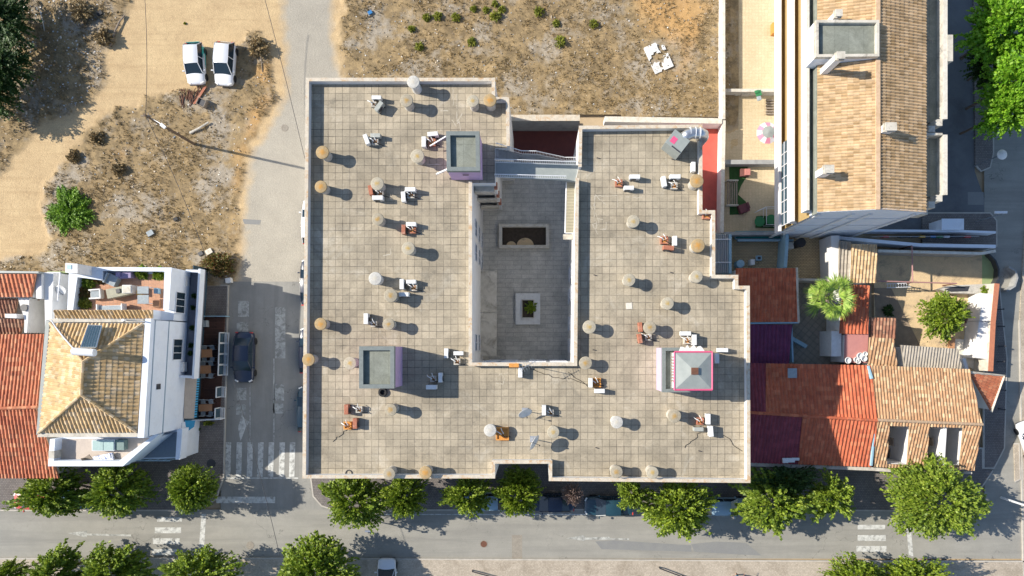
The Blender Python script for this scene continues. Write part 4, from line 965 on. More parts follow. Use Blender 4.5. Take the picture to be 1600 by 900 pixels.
def ridge(parent, a, b_, m, r=.12, name='ridge_cap'):
    a = Vector(a); b_ = Vector(b_); n = max(1, int((b_-a).length/.38)); mb = MB()
    for i in range(n):
        p, q_ = a.lerp(b_, i/n), a.lerp(b_, (i+1.08)/n); mb.tube([p, q_], r*1.12, 8, r*.9)
    mb.uv = [(i//16+.5, .5) for i in range(len(mb.v))]
    return obj(name, mb, m, parent)
def rel(e, p): return tuple(Vector(p)-e.location)

# ---------- white shop building, lower left ----------
SB = thing('shop_building', 'white two storey corner building with hipped tan tiled roof, terraces and shopfront', 'building')
Wp = lambda px, z: [W(a, b_, z) for a, b_ in px]
fac = XY([(92, 502), (236, 500), (225, 683), (66, 683)], 9.0)
obj('upper_walls', MB().prism(fac, 0, 8.55), M['shopwhite'], SB)
pe = XY([(227, 498), (236, 498), (225, 684), (215, 684)], 9.0); obj('parapet', MB().prism(pe, 8.55, 9.0), M['shopwhite'], SB)
ev = XY([(60, 676), (216, 676), (218, 683), (57, 683)], 8.9); obj('gutter', MB().prism(ev, 8.5, 8.85), M['offwhite'], SB)
obj('gutter', MB().prism(XY([(74, 498), (222, 499), (222, 503.5), (78, 503)], 8.9), 8.5, 8.8), M['offwhite'], SB)
obj('gutter', MB().prism(XY([(70, 500), (76, 502), (61, 676), (55, 680)], 8.9), 8.5, 8.8), M['zinc'], SB)
NW_, NE_, SE_, SW_ = W(80, 505, 8.85), W(224, 506, 8.85), W(214, 675, 8.85), W(62, 676, 8.85)
A1, A2 = W(131, 565, 10.5), W(128, 617, 10.5)
tiled('roof_slope', [NW_, NE_, A1], M['tile_gold'], SB, .31)
tiled('roof_slope', [SW_, SE_, A2], M['tile_gold'], SB, .31)
tiled('roof_slope', [SW_, NW_, A1, A2], M['tile_gold'], SB, .31)
tiled('roof_slope', [SE_, NE_, A1, A2], M['tile_gold'], SB, .31)
up = Vector((0, 0, .1))
for a, b_ in ((NW_, A1), (NE_, A1), (SE_, A2), (SW_, A2), (A1, A2)): ridge(SB, Vector(a)+up, Vector(b_)+up, M['tile_gold'])
tiled('lean_to_roof', [W(86, 497, 7.0), W(238, 497, 7.0), W(238, 484, 7.6), W(84, 484, 7.6)], M['tile_gold'], SB, .31)
obj('wing_wall', MB().prism(XY([(84, 484), (238, 484), (238, 499), (84, 499)], 6.8), 0, 6.75), M['shopwhite'], SB)
# slab lines on the facade
f0, f1 = Vector((*fac[1], 0)), Vector((*fac[2], 0)); fn = Vector((1, (f0-f1).x/(f0-f1).y*-1, 0)).normalized()
for zz in (6.3, 8.4):
    a, b_ = f0+fn*.015, f1+fn*.015; obj('string_course', MB().prism(strip([a[:2], b_[:2]], .05, True), zz-.05, zz+.05), plain('blue_grey_joint', (.3, .38, .45), .7) if zz == 6.3 else bpy.data.materials['blue_grey_joint'], SB)
def facepoint(py, z):     # point of the east facade plane seen at photo row py
    Y_ = W(0, py, z)[1]; t = (Y_-f0.y)/(f1.y-f0.y); return f0.lerp(f1, t)
# terrace wings (north and south)
fz = 6.4
tn = XY([(108, 417), (268, 418), (262, 500), (98, 500)], fz)
obj('terrace_block', MB().prism(tn, 0, 5.5), M['shopwhite'], SB)
obj('terrace_floor', MB().prism(XY([(124, 430), (257, 428), (257, 486), (116, 486)], 5.52), 5.5, 5.515), M['terracotta'], SB)
obj('terrace_wall', MB().prism(XY([(108, 417), (268, 418), (264, 484), (255, 484), (257, 424), (160, 423), (160, 438), (121, 433), (114, 484), (105, 484)], fz), 5.5, fz), M['shopwhite'], SB)
e = obj('chimney_block', MB().prism(XY([(102, 411), (121, 412), (121, 427), (102, 426)], 8.2), 5.5, 8.2), M['white'], SB); obj('grille', MB().prism(XY([(105, 414), (112, 414), (112, 421), (105, 420)], 8.2), 8.2, 8.24), M['bluemetal'], e)
ts_ = XY([(78, 684), (255, 684), (250, 678), (188, 728), (76, 728)], fz)
ts_ = XY([(78, 686), (241, 684), (188, 728), (76, 728)], fz)
obj('terrace_block', MB().prism(ts_, 3.4, 5.5), M['shopwhite'], SB)
obj('terrace_wall', MB().prism(XY([(241, 679), (248, 679), (192, 728.5), (75, 728.5), (78, 686), (86, 686), (84, 720), (186, 720)], fz), 5.49, fz), M['shopwhite'], SB)
obj('terrace_floor', MB().prism(XY([(88, 686), (245, 684), (186, 720), (85, 720)], 5.53), 5.5, 5.52), surf('pinkish_screed', (.56, .48, .41), (.48, .41, .35), 1.5), SB)
gp_ = XY([(230, 684), (284, 660), (281, 716), (225, 718), (100, 718), (100, 684)], 3.4); obj('ground_storey', MB().prism(gp_, 0, 3.3), M['shopwhite'], SB)
obj('balcony_floor', MB().prism(XY([(270, 676), (283, 674), (281, 714), (215, 716)], 3.5), 3.3, 3.34), plain('blue_grey_floor', (.22, .26, .3), .7), SB)
mb = MB(); mb.prism(XY([(277, 670), (285, 670), (281, 718), (274, 718)], 4.4), 3.3, 4.4); obj('balcony_wall', mb, M['shopwhite'], SB)
railing(SB, [W(214, 717, 4.4-1.0), W(275, 717, 4.4-1.0)], 1.0, .6, M['bluemetal'])
# first floor balcony along the east face
bo = [facepoint(420, 3.4)+fn*0.0, facepoint(590, 3.4)]
for n_, d0, d1, z0, z1, m_ in (('balcony_slab', .02, 1.3, 3.1, 3.3, plain('dark_floor', (.12, .13, .16), .7)), ('balcony_wall', 1.12, 1.3, 3.3, 4.15, M['shopwhite'])):
    a, b_ = bo[0]+fn*d0, bo[1]+fn*d0; c_, d_ = bo[1]+fn*d1, bo[0]+fn*d1
    obj(n_, MB().prism([a[:2], b_[:2], c_[:2], d_[:2]], z0, z1), m_, SB)
for py in (423, 588):
    a = facepoint(py, 4)+fn*.02; b_ = a+fn*1.09; obj('end_wall', MB().prism(strip([a[:2], b_[:2]], .2, True), 3.3, 4.15), M['shopwhite'], SB)
a, b_ = facepoint(420, 0)+fn*.9, facepoint(660, 0)+fn*.9
obj('shopfront', MB().prism([facepoint(420, 0)[:2], facepoint(676, 0)[:2], (facepoint(676, 0)+fn*.06)[:2], (facepoint(420, 0)+fn*.06)[:2]], .2, 2.9), M['glassb'], SB)
for py0, py1 in ((457, 489), (530, 562)):
    n = 3
    for k in range(n):
        c0 = facepoint(py0+(k+.5)*(py1-py0)/n, 4.7)+fn*.02; c0.z = 4.75
        mb = MB(); rot = Matrix.Rotation(math.atan2((f1-f0).y, (f1-f0).x), 4, 'Z')
        fr = MB(); fr.box(c0+Vector((0, 0, .72)), (.62, .1, .06), M=rot); fr.box(c0-Vector((0, 0, .72)), (.62, .1, .06), M=rot)
        dd = (f1-f0).normalized(); fr.box(c0+dd*.3, (.05, .1, 1.4), M=rot); fr.box(c0-dd*.3, (.05, .1, 1.4), M=rot)
        wo = obj('window', fr, M['steel'], SB); obj('pane', MB().box(c0, (.55, .04, 1.4), M=rot), M['glass'], wo)
c0 = facepoint(604, 7.4)+fn*.05; c0.z = 7.4; obj('wall_plaque', MB().box(c0, (.08, .45, .5)), M['dark'], SB)
# awnings
aw = [W(300, 587, 2.9), W(309, 587, 2.6), W(305, 655, 2.6), W(287, 655, 2.9)]
mb = MB().add([W(289, 587, 3.1), W(308, 587, 2.6), W(303, 654, 2.6), W(287, 654, 3.1)], [(0, 1, 2, 3)]); mb.add([(x, y, z-.05) for x, y, z in mb.v], [(3, 2, 1, 0)]); obj('awning', mb, M['canvas'], SB)
mb = MB()
P0, P1 = Vector(W(308, 587, 2.6)), Vector(W(303, 654, 2.6))
for i in range(17):
    a, b_ = P0.lerp(P1, i/17), P0.lerp(P1, (i+.6)/17); mb.add([a, b_, b_+Vector((.1, 0, -.3)), a+Vector((.1, 0, -.3))], [(0, 1, 2, 3)])
obj('awning_fringe', mb, M['cyan'], SB)
mb = MB().add([W(287, 657, 2.9), W(305, 657, 2.5), W(303, 667, 2.4), W(293, 674, 2.5)], [(0, 1, 2, 3)]); mb.add([(x, y, z-.04) for x, y, z in mb.v], [(3, 2, 1, 0)]); obj('blue_awning', mb, M['cyan'], SB)
# objects on the terraces
SL = thing('solar_heater', 'solar water heater on the tan hipped roof: glass collector and white tank', 'solar heater', W(140, 530, 9.6))
c = [W(138, 508, 9.75), W(159, 509, 9.75), W(150, 543, 10.55), W(126, 543, 10.55)]; c = [rel(SL, p) for p in c]
mb = MB().add(c+[(x, y, z-.1) for x, y, z in c], [(3, 2, 1, 0), (4, 5, 6, 7), (0, 1, 5, 4), (1, 2, 6, 5), (2, 3, 7, 6), (3, 0, 4, 7)]); obj('collector', mb, M['glassb'], SL)
mb = MB()
for i in range(4): mb.tube([c[i], c[(i+1) % 4]], .05, 4)
for k in range(1, 6): mb.tube([Vector(c[0]).lerp(Vector(c[1]), k/6)+Vector((0, 0, .01)), Vector(c[3]).lerp(Vector(c[2]), k/6)+Vector((0, 0, .01))], .012, 4)
obj('frame', mb, M['metal'], SL)
obj('tank', MB().tube([rel(SL, W(114, 549, 10.9)), rel(SL, W(117, 549, 10.9)), rel(SL, W(145, 551, 10.9)), rel(SL, W(148, 551, 10.9))], .30, 18), M['steel'], SL, smooth=False)
obj('pipe', MB().tube([rel(SL, W(80, 500, 9.3)), rel(SL, W(87, 511, 9.3)), rel(SL, W(100, 528, 9.9)), rel(SL, W(116, 546, 10.7))], .06, 6), M['steel'], SL)
pp_ = W(222, 502, 9.2); tag(obj('flue_pole', MB().tube([(0, 0, 0), (0, 0, 3.2)], .05, 8).lathe([(.12, 3.0), (.16, 3.1), (.1, 3.25)], n=12), M['metal'], loc=(pp_[0], pp_[1], 8.5)), 'thin round capped pole at the upper right corner of the hipped roof', 'pole')
def box_thing(name, label, cat, px, py, z, parts, rz=0, group=None):
    x, y, _ = W(px, py, z); e = thing(name, label, cat, (x, y, z), R(rz), group)
    for pn, shapes, m in parts:
        mb = MB()
        for c_, d_ in shapes: mb.box(c_, d_)
        obj(pn, mb, m, e, bevel=.015)
    return e
box_thing('garden_sofa', 'white garden sofa with blue grey seat on the terracotta terrace', 'sofa', 154, 460, 5.52, [('frame', [((0, 0, .15), (1.0, .7, .3)), ((.45, 0, .4), (.12, .7, .3)), ((0, .36, .35), (1.0, .12, .4)), ((0, -.36, .35), (1.0, .12, .4))], M['plastic']), ('cushion', [((-.05, 0, .36), (.7, .55, .12))], M['fabric'])], 4)
box_thing('draped_table', 'long table under a rumpled grey green cloth on the terracotta terrace', 'table', 192, 457, 5.52, [('cloth', [((0, 0, .4), (1.9, .8, .7))], surf('grey_green_cloth', (.42, .40, .30), (.34, .33, .25), 3)), ('tray', [((.1, .05, .8), (.35, .35, .1))], M['dark'])], 12)
box_thing('white_cabinet', 'white cabinet joined to the right end of the draped table', 'cabinet', 208, 453, 5.52, [('body', [((0, 0, .45), (.8, .7, .9))], M['plastic']), ('lid', [((0, 0, .92), (.7, .6, .05))], M['copingw'])], 0)
box_thing('garden_bench', 'white bench with pale blue seat against the lean-to tiles', 'bench', 180, 482, 5.52, [('frame', [((0, 0, .35), (2.1, .45, .5)), ((-1.05, .05, .5), (.1, .6, .7)), ((1.05, .05, .5), (.1, .6, .7))], M['plastic']), ('seat', [((0, .02, .62), (1.9, .35, .05))], M['fabric'])], 2)
box_thing('drying_rack', 'grey mesh drying rack on the right side of the terracotta terrace', 'drying rack', 234, 462, 5.52, [('mesh', [((0, .4, 1.0), (.95, .62, .04)), ((0, -.38, .98), (.95, .75, .04))], M['fabric']), ('leg', [((.4, .65, .5), (.05, .05, 1)), ((-.4, .65, .5), (.05, .05, 1)), ((.4, -.7, .5), (.05, .05, 1)), ((-.4, -.7, .5), (.05, .05, 1))], M['steel'])], 0)
box_thing('storage_box', 'teal box right of the drying rack', 'box', 248, 455, 5.52, [('body', [((0, 0, .2), (.35, .45, .4))], M['bluemetal']), ('lid', [((0, 0, .42), (.38, .48, .04))], M['bluemetal'])])
box_thing('storage_box', 'wooden brown crate below the drying rack', 'crate', 246, 475, 5.52, [('body', [((0, 0, .15), (.6, .6, .3))], M['table'])])
box_thing('folded_parasol', 'closed red cloth lying left of the drying rack', 'cloth', 222, 469, 5.52, [('body', [((0, 0, .1), (.4, .12, .12))], M['red'])])
box_thing('storage_box', 'yellow stool between the cabinet and the drying rack', 'stool', 222, 458, 5.52, [('seat', [((0, 0, .42), (.45, .4, .06))], M['yellow']), ('leg', [((.15, .12, .2), (.05, .05, .4)), ((-.15, .12, .2), (.05, .05, .4)), ((.15, -.12, .2), (.05, .05, .4)), ((-.15, -.12, .2), (.05, .05, .4))], M['yellow'])])
box_thing('armchair', 'grey covered armchair near the top of the terracotta terrace', 'armchair', 180, 438, 5.52, [('cover', [((0, 0, .3), (.95, .9, .6)), ((-.4, 0, .65), (.16, .9, .3))], M['fabric'])], -25)
M['mauve'] = surf('mauve_cloth', (.32, .27, .42), (.26, .22, .35), 4)
box_thing('sun_lounger', 'mauve cloth heap behind the grey armchair', 'cloth heap', 200, 431, 5.52, [('cloth', [((0, 0, .25), (1.2, .5, .5)), ((-.5, .1, .45), (.4, .4, .3)), ((.4, -.05, .4), (.35, .45, .35))], M['mauve'])], 5)
shrub(217, 425, 9, M['leafB'], 'bright green potted palm by the top wall of the terrace', 'potted_plant', 'plant', z=6, base=5.5, tw=60, ls=.3)
shrub(245, 427, 9, M['leafA'], 'leafy potted plant in the top right corner of the terrace', 'potted_plant', 'plant', z=6, base=5.5, tw=70, ls=.25)
shrub(135, 440, 10, M['leafB'], 'yellow green potted plant in the top left corner of the terrace', 'potted_plant', 'plant', z=6, base=5.5, tw=70, ls=.25)
shrub(127, 458, 10, M['leafH'], 'reddish green potted plant by the left wall of the terrace', 'potted_plant', 'plant', z=6, base=5.5, tw=70, ls=.22)
shrub(128, 474, 9, M['leafM'], 'olive potted plant at the lower left of the terrace', 'potted_plant', 'plant', z=6, base=5.5, tw=70, ls=.22)
shrub(150, 437, 7, M['leafH'], 'small dark red potted plant beside the corner tower', 'potted_plant', 'plant', z=6, base=5.5, tw=40, ls=.2)
box_thing('skylight_box', 'pale green glazed box on the lower terrace', 'skylight', 169, 694, 5.52, [('frame', [((0, 0, .35), (1.9, .95, .7))], M['steel']), ('pane', [((-.42, 0, .72), (.9, .85, .04)), ((.5, 0, .72), (.85, .85, .04))], plain('pale_green_glass', (.42, .55, .52), .2))])
box_thing('skylight_box', 'darker green box beside the pale glazed one', 'box', 193, 694, 5.52, [('body', [((0, 0, .3), (.8, .85, .6))], plain('grey_green_sheet', (.16, .24, .22), .5))])
box_thing('draped_lounger', 'lounger draped with a blue and white towel on the lower terrace', 'lounger', 165, 715, 5.52, [('frame', [((0, 0, .2), (1.75, .6, .08))], M['metal']), ('towel', [((0, 0, .3), (1.7, .62, .14)), ((.3, .1, .38), (.8, .35, .1))], surf('blue_white_towel', (.75, .77, .8), (.7, .72, .78), 2, (.12, .18, .45), 6, amt3=.9, lo3=.52, hi3=.58))], 12)
box_thing('garden_chair', 'brown wicker chair left of the draped lounger', 'chair', 143, 715, 5.52, [('seat', [((0, 0, .4), (.5, .5, .08))], M['oldwood']), ('backrest', [((-.25, 0, .65), (.06, .5, .45))], M['oldwood'])], 35)
box_thing('storage_box', 'small cream cabinet in the left corner of the lower terrace', 'cabinet', 92, 708, 5.52, [('body', [((0, 0, .45), (.5, .65, .9))], M['offwhite'])])
for i, (px, py, l) in enumerate(((294, 440, 'white unit at the top end of the shop balcony'), (290, 573, 'white unit at the lower end of the shop balcony'))):
    box_thing('air_conditioner', l, 'air conditioner', px, py, 3.31, [('casing', [((0, 0, .4), (.35, .85, .65))], M['plastic']), ('bracket', [((0, 0, .04), (.4, .7, .07))], M['dark'])])
for i, py in enumerate((462, 480, 512, 540, 552)):
    x, y, _ = W(300-i*1.2, py, 3.8)
    shrub(300-i*1.5, py, 3, M['leafC'], ['first', 'second', 'third', 'fourth', 'lowest'][i]+' potted plant from the top along the shop balcony', 'potted_plant', 'plant', z=3.7, base=3.3, tw=30, ls=.18, group='pots on the shop balcony')
# cafe deck
plane('cafe_deck', [(312, 494), (353, 495), (345, 656), (300, 656)], .26, slabs('deck_boards', (.105, .05, .036), (.08, .038, .028), (.03, .015, .01), 2.4, .02, off=.5, rh=.14), th=.12)
def screen(px, py, w_, n, label, rz=-2):
    x, y, _ = W(px, py, 1.2); e = thing('glass_windbreak', label, 'windbreak', (x, y, .26), R(rz), 'windbreaks round the cafe deck')
    ln = w_*n
    for k in range(n):
        cy = ln/2-w_*(k+.5); mb = MB()
        for c_, d_ in (((0, cy+w_/2-.04, .55), (.09, .08, 1.1)), ((0, cy-w_/2+.04, .55), (.09, .08, 1.1)), ((0, cy, 1.08), (.09, w_-.16, .08)), ((0, cy, .04), (.5, w_-.1, .07)), ((.25, cy+w_/2-.04, .3), (.5, .07, .08)), ((.25, cy-w_/2+.04, .3), (.5, .07, .08)), ((.5, cy, .3), (.08, w_, .08))): mb.box(c_, d_)
        fo = obj('frame', mb, M['plastic'], e); obj('pane', MB().box((0, cy, .55), (.015, w_-.16, .98)), M['glassb'], fo)
screen(343, 553, 1.0, 4, 'four panel white framed windbreak on the street side of the cafe deck')
screen(339, 613, 1.0, 1, 'single white windbreak panel in the middle of the cafe deck edge')
screen(337, 646, 1.0, 1, 'single white windbreak panel at the lower end of the cafe deck')
def chair(px, py, rz, label, z=.27, m=None, group='cafe chairs'):
    return box_thing('cafe_chair', label, 'chair', px, py, z, [('seat', [((0, 0, .45), (.42, .42, .05))], m or M['fabric']), ('backrest', [((0, .2, .7), (.42, .05, .35))], m or M['fabric']), ('leg', [((.18, .18, .22), (.04, .04, .44))], M['metal']), ('leg', [((-.18, .18, .22), (.04, .04, .44))], M['metal']), ('leg', [((.18, -.18, .22), (.04, .04, .44))], M['metal']), ('leg', [((-.18, -.18, .22), (.04, .04, .44))], M['metal'])], rz, group)
for i, (px, py, pos_) in enumerate(((329, 552, 'upper'), (327, 577, 'middle'), (327, 636, 'lower'))):
    box_thing('cafe_table', f'orange wooden table, {pos_} one of three on the cafe deck', 'table', px, py, .27, [('table_top', [((0, 0, .74), (1.0 if i < 2 else 1.25, .75 if i < 2 else .65, .05))], M['table']), ('leg', [((0, 0, .36), (.1, .1, .7)), ((0, 0, .03), (.5, .4, .04))], M['dark'])], 2, 'cafe tables')
    for dx, dy, rz, s_ in ((-6, -9, 0, 'upper left'), (6, -9, 10, 'upper right'), (-6, 9.5, 180, 'lower left'), (6, 9.5, 170, 'lower right')):
        chair(px+dx, py+dy*(1.0 if i != 0 else .95), rz, f'pale chair at the {s_} side of the {pos_} cafe table')
box_thing('storage_box', 'pale crate at the top left of the cafe deck', 'crate', 322, 506, .27, [('body', [((0, 0, .3), (.6, .6, .55))], M['fabric'])])
e = wall('low white wall closing the lower end of the cafe deck', [(300, 657), (344, 655)], 1.1, .12, 0, M['steel'], name='low_wall'); wall('low white wall along the top end of the cafe deck', [(316, 494), (352, 494)], .9, .08, 0, M['bluemetal'], name='low_wall')
box_thing('menu_board', 'dark board standing at the corner shop entrance', 'board', 294, 687, .13, [('board', [((0, 0, .7), (1.0, 1.0, .08))], M['dark']), ('stand', [((0, 0, .33), (.6, .6, .6))], M['dark'])], 42)
wall('white angled step wall at the shop corner', [(281, 716), (303, 707), (304, 690)], .6, .2, 0, M['white'], name='low_wall')
shrub(300, 671, 6, M['leafC'], 'round potted bush by the blue awning', 'potted_plant', 'plant', z=1, tw=50)
shrub(325, 661, 8, M['leafM'], 'low green planting at the lower end of the cafe deck', 'plant_bed', 'plant', z=.3, sy=.5, tw=50)
loosebox(356, 438, .12, (.5, .45, .5), 10, M['plastic'], 'white box beside the reddish hedge', 'utility_box', 'box')
# ---------- neighbouring houses at far left ----------
HL = thing('red_roof_house', 'house with long bright orange striped roof at the left edge', 'house')
U0, U1, U2, U3 = W(-60, 640, 6.2), W(59, 636, 6.2), W(70, 522, 5.2), W(20, 523, 5.2)
tiled('roof_slope', [W(-60, 523, 5.2), U2, U1, U0], M['tile_orange'], HL, .3)
tiled('roof_slope', [W(-60, 747, 5.0), W(92, 747, 5.0), W(58, 640, 6.25), U0][:2]+[W(55, 637, 6.2), U0], M['tile_orange'], HL, .3)
ridge(HL, Vector(U0)+up, Vector(U1)+up, M['tile_orange'], .14)
obj('walls', MB().prism(XY([(-60, 526), (66, 526), (54, 637), (84, 742), (-60, 742)], 4.8), 0, 4.75), M['offwhite'], HL)
HM = thing('old_tile_house', 'cluster of old brown and striped tile roofs with white walls, upper left edge', 'house')
tiled('roof_slope', [W(-60, 464, 5.8), W(49, 464, 5.8), W(56, 428, 6.4), W(-60, 428, 6.4)], M['tile_orange'], HM, .36)
obj('walls', MB().prism(XY([(-60, 424), (57, 424), (50, 464), (-60, 464)], 5.7), 0, 5.7), M['white'], HM)
obj('gutter', MB().prism(XY([(-60, 422), (60, 424), (60, 427), (-60, 426)], 6.5), 5.9, 6.5), M['zinc'], HM)
tiled('roof_slope', [W(-60, 496, 4.6), W(22, 496, 4.6), W(28, 467, 5.1), W(-60, 467, 5.1)], M['tile_brown'], HM, .3)
tiled('roof_slope', [W(-60, 560, 4.0), W(22, 560, 4.0), W(38, 498, 4.9), W(-60, 498, 4.9)], M['tile_brown'], HM, .3)
obj('walls', MB().prism(XY([(-60, 466), (27, 466), (38, 500), (20, 560), (-60, 560)], 4.0), 0, 3.9), M['white'], HM)
obj('walls', MB().prism(XY([(58, 424), (73, 424), (69, 520), (60, 520)], 6.4), 0, 5.6), M['white'], HM)
obj('walls', MB().prism(XY([(28, 466), (46, 466), (42, 520), (38, 520), (38, 498)], 5.2), 0, 5.2), M['white'], HM)
obj('gable_block', MB().prism(XY([(48, 428), (58, 424), (58, 466), (50, 466)], 6.4), 0, 5.9), M['white'], HM)
tiled('roof_slope', [W(46, 491, 3.6), W(60, 491, 3.6), W(60, 467, 4.2), W(46, 467, 4.2)], M['tile_brown'], HM, .3)
obj('walls', MB().prism(XY([(45, 466), (61, 466), (61, 491), (45, 491)], 3.5), 0, 3.5), M['white'], HM)
obj('chimney', MB().prism(XY([(2, 490), (20, 490), (20, 497), (2, 496)], 6), 4.5, 5.6), M['white'], HM)
mb = MB().lathe([(.25, 0), (.3, .1), (.3, .14)], c=W(39, 481, 5.2), n=20); obj('round_vent', mb, M['dark'], HM)
for py in (448, 456, 463): obj('shutter', MB().box(W(73.3, py, 4.5), (.06, .35, .8)), M['green'], HM)
plane('back_yard', [(74, 424), (110, 424), (106, 500), (70, 500)], 3.02, M['greenscreed'], zpx=3.0, th=3.0)
obj('yard_post', MB().tube([W(94, 426, 3), W(94, 426, 6.3)], .06), M['steel'], HM); obj('yard_post', MB().tube([W(90, 470, 3), W(90, 470, 6.3)], .06), M['steel'], HM); obj('yard_post', MB().tube([W(94, 426, 6.3), W(90, 470, 6.3)], .06), M['steel'], HM); obj('yard_post', MB().tube([W(74, 426, 6.3), W(94, 426, 6.3)], .06), M['steel'], HM)
dish(96, 453, 5.2, .45, 25, 10, 'round white satellite dish in the narrow yard left of the terrace', base=3.02)
box_thing('storage_box', 'yellow box in the narrow yard left of the terrace', 'box', 98, 476, 3.02, [('body', [((0, 0, .3), (.65, .5, .6))], M['yellow']), ('lid', [((0, 0, .63), (.7, .55, .05))], M['yellow'])])
chair(102, 440, 20, 'pale blue chair in the narrow yard left of the terrace', 3.03, M['steel'], None)
shrub(104, 431, 7, M['leafC'], 'dark plant above the pale blue chair in the narrow yard', 'potted_plant', 'plant', z=3.5, base=3, tw=40)
# ---------- apartment block, upper right ----------
RB = thing('balcony_apartments', 'long white apartment block with tan tiled roof and three tiers of balconies', 'apartment building')
YN = W(0, -260, 12)[1]; YS = W(0, 332, 12)[1]
xo = 20.62
XE = W(1447, 0, 12)[0]; XR = W(1371, 0, 13.2)[0]; XW = W(1277, 0, 12.1)[0]; XT = W(1480, 0, 11.3)[0]
def q4(x0, y0, x1, y1): return [(x0, y0), (x1, y0), (x1, y1), (x0, y1)]
mb = MB().prism(q4(XW, YS, XE-.1, YN), 4.6, 11.7); mb.prism(q4(XW+1.3, YS, XE-.1, YN), 0, 4.6); obj('walls', mb, M['shopwhite'], RB)
M['tanwall'] = surf('tan_balcony_paint', (.40, .285, .12), (.36, .25, .105), 1.5, spk=.05)
for z0 in (4.6, 7.6, 10.6):
    ys_ = YS-.35+.1*(z0-4.6)
    obj('balcony_wall', MB().prism(q4(xo-.0, ys_, xo+.16, YN), z0+.4, z0+1.08), M['white'], RB)
    obj('balcony_slab', MB().prism(q4(xo-.02, ys_-.02, XW-.01, YN), z0+.0, z0+.4), M['white'], RB)
    if z0 < 10: obj('balcony_floor', MB().prism(q4(xo+.17, ys_+.1, XW-.02, YN), z0+.4, z0+.42), M['tanwall'], RB)
    else: obj('gutter_floor', MB().prism(q4(xo+.17, ys_+.1, XW-.02, YN), z0+.4, 11.1), M['screed'], RB)
    obj('coping', MB().prism(q4(xo-.02, ys_-.02, xo+.19, YN), z0+1.08, z0+1.13), M['copingw'] if z0 > 10 else M['white'], RB)
for z0 in (5.02, 8.02): obj('balcony_back', MB().prism(q4(XW-.03, YS-.1, XW-.001, YN), z0, z0+2.58), M['tanwall'], RB)
obj('gutter_shade_strip', MB().prism(q4(XW-.04, YS-.1, XW-.002, YN), 11.12, 12.08), M['screed'], RB)  # grey strip over the sunlit wall, painted in for the deep gutter's shade
# glazed end of the balconies
for z0 in (5.0, 8.0):
    for k in range(7):
        yk = YS+.3+k*1.0-.3; fr = MB(); 
        for c_, d_ in (((xo+.08, yk, z0+1.7), (.06, .06, 1.4)), ((xo+.08, yk+.5, z0+1.68), (.06, .94, .06))): fr.box(c_, d_)
        if z0 < 8: f_ = obj('window', fr, M['steel'], RB); obj('pane', MB().box((xo+.1, yk+.5, z0+1.65), (.02, .9, 1.2)), M['glassb'], f_)
tiled('roof_slope', [(XW, YN, 12.1), (XW, YS, 12.1), (XR, YS, 13.2), (XR, YN, 13.2)], M['tile_tan'], RB, .24, .42, amp=.04)
tiled('roof_slope', [(XE, YS, 11.95), (XE, YN, 11.95), (XR, YN, 13.2), (XR, YS, 13.2)], M['tile_tan'], RB, .24, .42, amp=.05)
obj('ridge_cap', MB().prism(q4(XR-.16, YS-.03, XR+.16, YN), 13.2, 13.32), surf('pale_ridge', (.6, .42, .28), (.5, .34, .2), 4), RB)
obj('gable', MB().add([(XW, YS-.02, 11.7), (XE, YS-.02, 11.7), (XE, YS-.02, 12.0), (XR, YS-.02, 13.25), (XW, YS-.02, 12.15), (XW, YS+.1, 11.7), (XE, YS+.1, 11.7), (XE, YS+.1, 12.0), (XR, YS+.1, 13.25), (XW, YS+.1, 12.15)], [(0, 1, 2, 3, 4), (9, 8, 7, 6, 5), (0, 4, 9, 5), (4, 3, 8, 9), (3, 2, 7, 8), (2, 1, 6, 7)]), M['shopwhite'], RB)
for x_ in (XW+.4, XW+3.0, XR+.3, XE-.6): obj('pilaster', MB().box((x_, YS-.06, 5.8), (.25, .1, 11.6)), M['white'], RB)
for z0 in (2, 5, 8): obj('string_course', MB().box(((XW+XE)/2, YS-.035, z0+1.5), (XE-XW-.3, .05, .12)), M['white'], RB)
# east terraces
for y0, y1 in (((0, 187)), ((212, 305))):
    ya = W(0, y1, 11)[1]; yb_ = W(0, y0, 11)[1] if y0 else YN
    obj('terrace_slab', MB().prism(q4(XE, ya, XT-.05, yb_), 10.0, 10.35), M['screed'], RB)
    obj('terrace_body', MB().prism(q4(XE-.05, ya+.05, XT-.15, yb_-.02), 0, 10.0), M['shopwhite'], RB)
    obj('terrace_parapet', MB().prism(q4(XT-.25, ya, XT, yb_), 10.35, 11.2), M['offwhite'], RB)
    obj('coping', MB().prism(q4(XT-.28, ya-.03, XT+.05, yb_), 11.2, 11.26), M['copingw'], RB)
    for k in range(3):
        a = XT-.25-.55*k; yy = ya-.5*(k+1)
        obj('stepped_wall', MB().prism(q4(a-.5, yy, a+.02*0, yy+.5), 9.6, 11.1-.03*k), M['offwhite'], RB)
obj('terrace_parapet', MB().prism(q4(XT-.05+.06, W(0, 98, 11)[1], XT+.45, W(0, 57, 11)[1]), 10.2, 11.3), M['offwhite'], RB)
obj('terrace_parapet', MB().prism(q4(XE, W(0, 212, 11)[1]-.02, XT-.3, W(0, 209, 11)[1]), 10.3, 11.2), M['offwhite'], RB)
